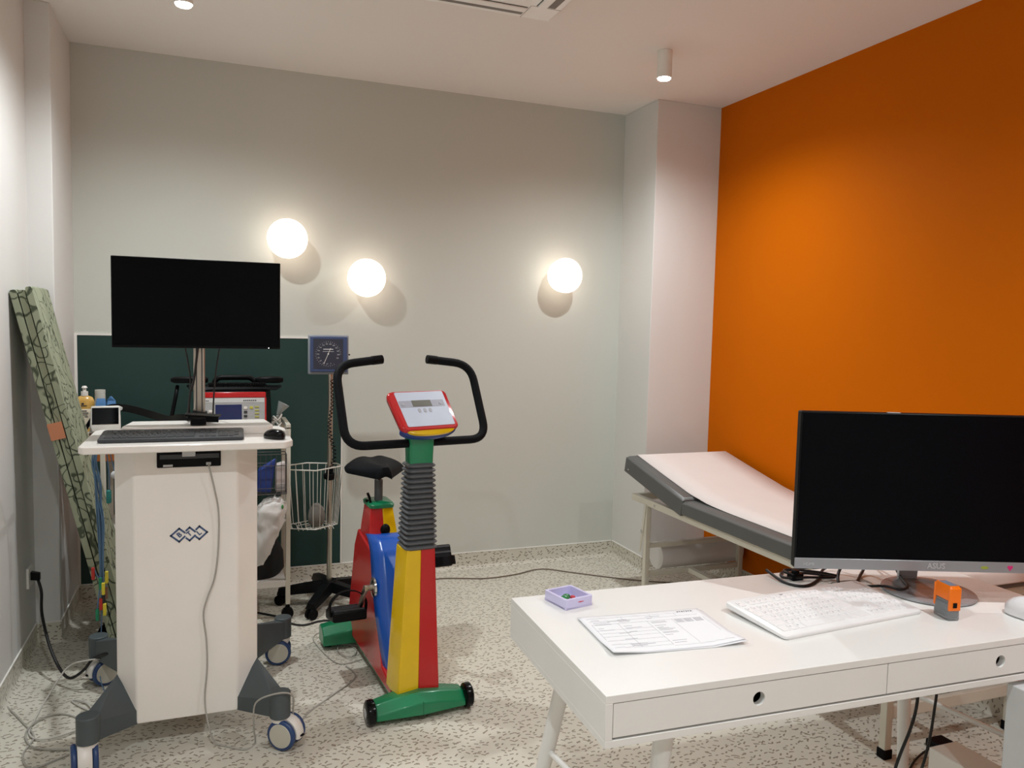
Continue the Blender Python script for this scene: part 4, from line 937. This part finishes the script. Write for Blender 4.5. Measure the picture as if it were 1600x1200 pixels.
for i, (x, y) in enumerate(((.055, .035), (.055, .015), (.055, -.005), (.055, -.025), (-.105, .02), (-.105, -.015))): dfp('button', (DGREY if 0 < i < 4 else WHITE), (x-.008, y-.006), (x+.008, y+.006), .004, .0065, fp)
for i in range(6): dfp('button', mat('olive_button', (176, 176, 96), .5), (.098, .035-.016*i), (.118, .043-.016*i), .004, .006, fp)
dfp('button', mat('yellow_button', (206, 200, 80), .5), (.075, .03), (.09, .042), .004, .006, fp)
e = MB()
for k in range(7): e.box((.045+k*.009, .068, .0048), (.051+k*.009, .074, .0054), DM)
for k in range(5): e.box((-.15+k*.008, .068, .0048), (-.145+k*.008, .073, .0054), DM)
e.build('small_print', INKD, fp, True)
dfp('status_light', mat('led_green', (190, 240, 150), .3, emit=2), (.03, -.054), (.036, -.048), .004, .007, fp, 0)
hz_ = dz+.205
MB().tube(fillet([(.0, 4.14, hz_-.01), (.015, 4.14, hz_+.062), (.19, 4.14, hz_+.062), (.21, 4.14, hz_-.01)], .03, 5), .0135, 10).build('carry_handle', BLACK, df, True, smooth=60)
for (x0, x1, z) in ((-.19, -.02, hz_+.05), (.20, .335, hz_+.05)):
    e = MB(); e.loft([[Vector((x, 4.15+b_*hw*1.6, z+c_*hh_)) for b_, c_ in ((-1, -1), (1, -1), (1, 1), (-1, 1))] for x, hw, hh_ in ((x0, .016, .008), (x0+.02, .024, .014), (x1-.03, .024, .016), (x1, .016, .012))]); pdl = e.build('paddle', BLACK, df, True, .006)
MB().hull([(-.10, 4.10, hz_), (.30, 4.10, hz_), (-.10, 4.24, hz_), (.30, 4.24, hz_), (-.12, 4.12, hz_+.022), (.33, 4.12, hz_+.018), (-.12, 4.22, hz_+.022), (.33, 4.22, hz_+.018)]).build('paddle_tray', BLACK, df, True, .006)
e = MB(); pts = []
for k in range(34*8+1):
    a = 2*PI*k/8; pts.append((-.02+.27*k/272, 4.085+.008*math.cos(a), hz_+.03+.010*math.sin(a)))
e.tube(pts, .0028, 6).build('coiled_lead', RUBBER, df, True, smooth=80)
MB().tube(fillet([(-.16, 4.15, hz_+.02), (-.165, 4.12, hz_-.02), (-.185, 4.10, dz+.08), (-.19, 4.08, dz+.02), (-.14, 4.08, dz+.012)], .02, 4), .009, 8).build('side_bracket', BLACK, df, True, smooth=60)
# tubes and cone by the defibrillator
t = thing('suction_tubing', 'coil of clear grey tubing with a cone mask beside the defibrillator on the trolley', 'tubing', (.31, 4.16, .947))
pts = [(.300+.020*math.cos(k*.7)*(1+.2*math.sin(k)), 4.10+.035*math.sin(k*.7), .962+.0022*k+.01*math.sin(k*1.7)) for k in range(30)]
MB().tube(smooth_path(pts, 3), .005, 7).build('tube', mat('clear_tube', (186, 182, 174), .3), t, True, smooth=80)
MB().lathe([(.006, 0), (.010, .01), (.030, .065), (.028, .065), (.008, .012), (.004, 0)], M=Matrix.Translation((.305, 4.10, 1.028)) @ Matrix.Rotation(R(28), 4, 'Y')).build('cone_mask', mat('clear_cone', (170, 176, 174), .3, alpha=.75), t, True, smooth=60)
# black strap
o = MB().ribbon(smooth_path([(.02, 3.12, 1.121), (-.03, 3.14, 1.123), (-.074, 3.17, 1.124), (-.12, 3.25, 1.118), (-.173, 3.5, 1.085), (-.257, 3.8, 1.075), (-.369, 4.05, 1.076), (-.45, 4.15, 1.070), (-.512, 4.158, 1.042), (-.548, 4.09, .985), (-.552, 4.03, .955), (-.547, 4.006, .90), (-.530, 4.008, .80), (-.545, 4.008, .723)], 6), (.05, .25, 1), .034, .004).build('black_strap', RUBBER, smooth=60)
tag(o, 'broad black strap draped from the cart tray over to the left and hanging down', 'strap')
# wire basket with blue thing on the trolley right end
wb = thing('wire_basket', 'small dark wire basket hanging on the right end of the trolley', 'basket', (.30, 3.99, .66))
e = MB(); q0, q1, p0_, p1_ = .19, .335, 3.93, 4.015
for z in (.855, .80, .69, .66):
    e.tube([(q0, p0_, z), (q1, p0_, z), (q1, p1_, z), (q0, p1_, z)], .0022, 6, closed=True)
for k in range(7):
    x = q0+(q1-q0)*k/6; e.tube([(x, p0_, .855), (x, p0_, .66), (x, p1_, .66)], .0014, 5)
for k in range(1, 5):
    y = p0_+(p1_-p0_)*k/5; e.tube([(q1, y, .855), (q1, y, .66), (q0, y, .66)], .0014, 5)
for k in range(6): e.tube([(.285, p0_-.001, .665+.008*k), (q1+.001, p0_-.001, .665+.008*k), (q1+.001, p1_, .665+.008*k)], .0013, 5)
e.build('basket_wire', WIRED, wb, True, smooth=60)
o = MB().hull([(.20, 3.95, .67), (.265, 3.945, .665), (.20, 4.0, .67), (.265, 4.0, .665), (.205, 3.95, .77), (.285, 3.95, .835), (.205, 3.99, .78), (.29, 3.99, .83)]).build('blue_pouch', mat('royal_blue', (30, 56, 128), .5), bevel=.008); tag(o, 'royal blue pouch inside the dark wire basket', 'pouch')
o = MB().hull([(.285, 3.95, .668), (.33, 3.95, .668), (.285, 4.0, .668), (.33, 4.0, .668), (.285, 3.95, .80), (.33, 3.95, .815), (.285, 4.0, .80), (.33, 4.0, .815)]).build('white_packet', mat('packet_white', (200, 190, 186), .6), bevel=.006); tag(o, 'pale packet beside the blue pouch in the dark wire basket', 'packet')
# plastic bag
e = MB(); rings = []
rnd = random.Random(5)
from mathutils import noise as mn
bz_ = ((.640, .285, .028, .016), (.61, .272, .062, .035), (.57, .262, .074, .045), (.50, .245, .072, .05), (.43, .235, .056, .045), (.36, .22, .04, .035), (.31, .21, .018, .018))
for j in range(25):
    t = j/24*(len(bz_)-1); i0 = min(int(t), len(bz_)-2); f = t-i0
    z, cx, hx, hy2 = [a_*(1-f)+b_*f for a_, b_ in zip(bz_[i0], bz_[i0+1])]
    ring = []
    for k in range(40):
        a = 2*PI*k/40; p = Vector((math.cos(a)*1.6, math.sin(a)*1.6, j*.35)); d = 1+.22*mn.noise(p)+.12*mn.noise(p*3)
        ring.append(Vector((cx+hx*math.cos(a)*d, 3.965+hy2*math.sin(a)*d, z+.012*mn.noise(p*1.5))))
    rings.append(ring)
bg = thing('plastic_bag', 'white translucent plastic bag hanging at the right end of the trolley', 'bag', (.255, 3.965, .63))
e.loft(rings).build('bag_body', BAGW, bg, True, smooth=70)
MB().hull([(.30, 3.93, .61), (.335, 3.94, .625), (.34, 3.97, .60), (.305, 3.98, .59), (.28, 3.94, .60), (.29, 3.95, .57)]).build('bag_knot', BAGW, bg, True, .003)
MB().tube(fillet([(.275, 3.965, .63), (.29, 3.975, .66), (.30, 4.0, .665)], .01), .003, 6).build('bag_handle', BAGW, bg, True)
MB().sphere((.316, 3.93, .597), .008, (.7, .6, 1.4), 8).build('green_tab', mat('green_tab', (60, 140, 70), .5), bg, True)
o = MB().loft([[Vector((.19+hx*math.cos(a)*(1+.06*math.sin(4*a+j)), 4.15+hy2*math.sin(a), z)) for a in [2*PI*k/24 for k in range(24)]] for j, (z, hx, hy2) in enumerate(((.2005, .13, .09), (.23, .145, .105), (.32, .14, .1), (.40, .11, .08), (.45, .06, .05), (.47, .02, .02)))]).build('black_bag', mat('black_fabric', (14, 14, 15), .85, bump=.4, bscale=60), smooth=60)
tag(o, 'black soft bag on the bottom shelf of the trolley', 'bag')

# ------------------------------------------------------------------ sphygmomanometer stand
sp = thing('blood_pressure_stand', 'blue-framed square blood pressure dial on a steel pole with black star base and white basket', 'blood pressure stand', (.58, 4.2, 0))
MB().box((.464, 4.19, 1.226), (.672, 4.215, 1.432)).build('dial_case', mat('case_grey', (140, 146, 154), .4), sp, True, .006)
fr = MB().box((.473, 4.176, 1.240), (.663, 4.19, 1.424)).build('blue_frame', mat('frame_blue', (62, 78, 116), .35), sp, True, .004)
fc = MB().box((.488, 4.1745, 1.256), (.640, 4.177, 1.412)).build('dial_face', mat('face_slate', (52, 56, 70), .25), sp, True)
ctr = Vector((.5635, 4.174, 1.334))
e = MB()
for k in range(31):
    a = R(-60-300*k/30); ln = .005 if k % 2 else .008
    p = ctr+Vector((math.cos(a), 0, math.sin(a)))*.066; q = ctr+Vector((math.cos(a), 0, math.sin(a)))*(.066-ln)
    stroke(e, [p, q], .0009)
e.build('scale_ticks', LGREY, fc, True)
for k in range(16):
    a = R(-75-330*k/16); p = ctr+Vector((math.cos(a), 0, math.sin(a)))*.052
    text('number', str(k*20), .0085, LGREY, fc, FRONT(p.x, 4.1742, p.z), .0002, True)
e = MB(); e.box((.538, 4.1738, 1.356), (.589, 4.1745, 1.361)); e.box((.535, 4.1738, 1.3455), (.592, 4.1745, 1.3475)); e.build('name_print', LGREY, fc, True)
e = MB(); stroke(e, [ctr+Vector((.012, -.001, .03)), ctr+Vector((-.022, -.001, -.052))], .002); e.cyl(ctr+Vector((0, -.0015, 0)), ctr+Vector((0, .001, 0)), .004, n=16); e.build('needle', WHITE, fc, True)
MB().cyl((.672, 4.2, 1.33), (.68, 4.2, 1.33), .004, n=12).build('side_knob', BLACK, sp, True)
MB().cyl((.579, 4.2, .11), (.579, 4.2, 1.228), .0135, n=24).build('pole', STEEL, sp, True)
MB().cyl((.579, 4.2, .665), (.579, 4.2, .735), .020, n=24).cyl((.579, 4.2, .672), (.579, 4.2, .70), .033, n=24).build('clamp_collar', BLACK, sp, True, .003)
e = MB(); pts = []
for k in range(200):
    z = 1.2-.50*k/200; amp = .006+.005*(k/200)
    pts.append((.579-.0+.022*math.sin(k*.05)*(k/200)+amp*math.cos(k*.8)+.004, 4.182+amp*math.sin(k*.8)-.004, z))
e.tube(pts, .0024, 6).build('coiled_tube', RUBBER, sp, True, smooth=80)
# basket: hexagonal wire
bk = MB(); top = [(.335, 4.22), (.47, 4.29), (.62, 4.235), (.64, 4.16), (.49, 4.05), (.335, 4.12)]; zt, zb = .745, .43
zo = {0: 0}
tp3 = [Vector((x, y, zt)) for x, y in top]
bk.tube(tp3, .0034, 6, closed=True)
def per(t_):
    k = t_*len(top); i = int(k) % len(top); f = k-int(k); a = Vector(top[i]); b_ = Vector(top[(i+1) % len(top)]); return a*(1-f)+b_*f
cen = Vector((.50, 4.165))
for k in range(22):
    p = per(k/22); q = cen+(p-cen)*.82
    bk.tube([(p.x, p.y, zt), (q.x, q.y, zb+.005), (q.x+(cen.x-q.x)*.15, q.y+(cen.y-q.y)*.15, zb)], .0019, 5)
for s_, z in ((.82, zb+.005), (.55, zb), (.3, zb)):
    bk.tube([(cen.x+(x-cen.x)*s_, cen.y+(y-cen.y)*s_, z) for x, y in top], .0022, 5, closed=True)
for k in range(9): x = .41+.022*k; bk.tube([(x, 4.09, zb), (x, 4.24, zb)], .0018, 5)
bk.build('wire_basket', WIREW, sp, True, smooth=60)
# cuff in basket
o = MB().loft([[Vector((.505+hx*math.cos(a), 4.15+hx*.8*math.sin(a), z)) for a in [2*PI*k/20 for k in range(20)]] for z, hx in ((.435, .02), (.45, .04), (.49, .045), (.53, .036), (.555, .012))]).build('arm_cuff', mat('cuff_grey', (112, 108, 102), .85, bump=.4, bscale=60), smooth=60)
tag(o, 'grey rolled arm cuff lying in the white wire basket', 'cuff')
# star base
hub = MB().cyl((.579, 4.2, .075), (.579, 4.2, .125), .042, n=28); hub.build('base_hub', BLACK, sp, True, .004)
for k in range(5):
    a = R(-118+72*k); d = Vector((math.cos(a), math.sin(a), 0)); nn = Vector((-d.y, d.x, 0)); Lr = .262
    c0 = Vector((.579, 4.2, 0)); pts = []
    for r_, hw, z0_, z1_ in ((.03, .036, .07, .122), (Lr*.6, .033, .062, .105), (Lr, .028, .055, .086)):
        for s_ in (-1, 1):
            for z in (z0_, z1_): pts.append(c0+d*r_+nn*hw*s_*(1 if z == z0_ else .6)+Vector((0, 0, z)))
    am = MB().hull(pts).build('base_arm', BLACK, sp, True, .004)
    e_ = c0+d*(Lr-.012)
    a2 = Vector((math.cos(a+1.1), math.sin(a+1.1), 0))
    for s_ in (-1, 1): MB().cyl(e_+a2*(.006*s_)+Vector((0, 0, .027)), e_+a2*(.022*s_)+Vector((0, 0, .027)), .027, n=24).build('wheel', RUBBER, am, True, .003)
    MB().hull([e_+a2*.02+Vector((0, 0, .035)), e_-a2*.02+Vector((0, 0, .035)), e_+a2*.018+Vector((0, 0, .058)), e_-a2*.018+Vector((0, 0, .058)), e_+d*.02+Vector((0, 0, .05)), e_-d*.02+Vector((0, 0, .05))]).build('caster_hood', BLACK, am, True, .002)
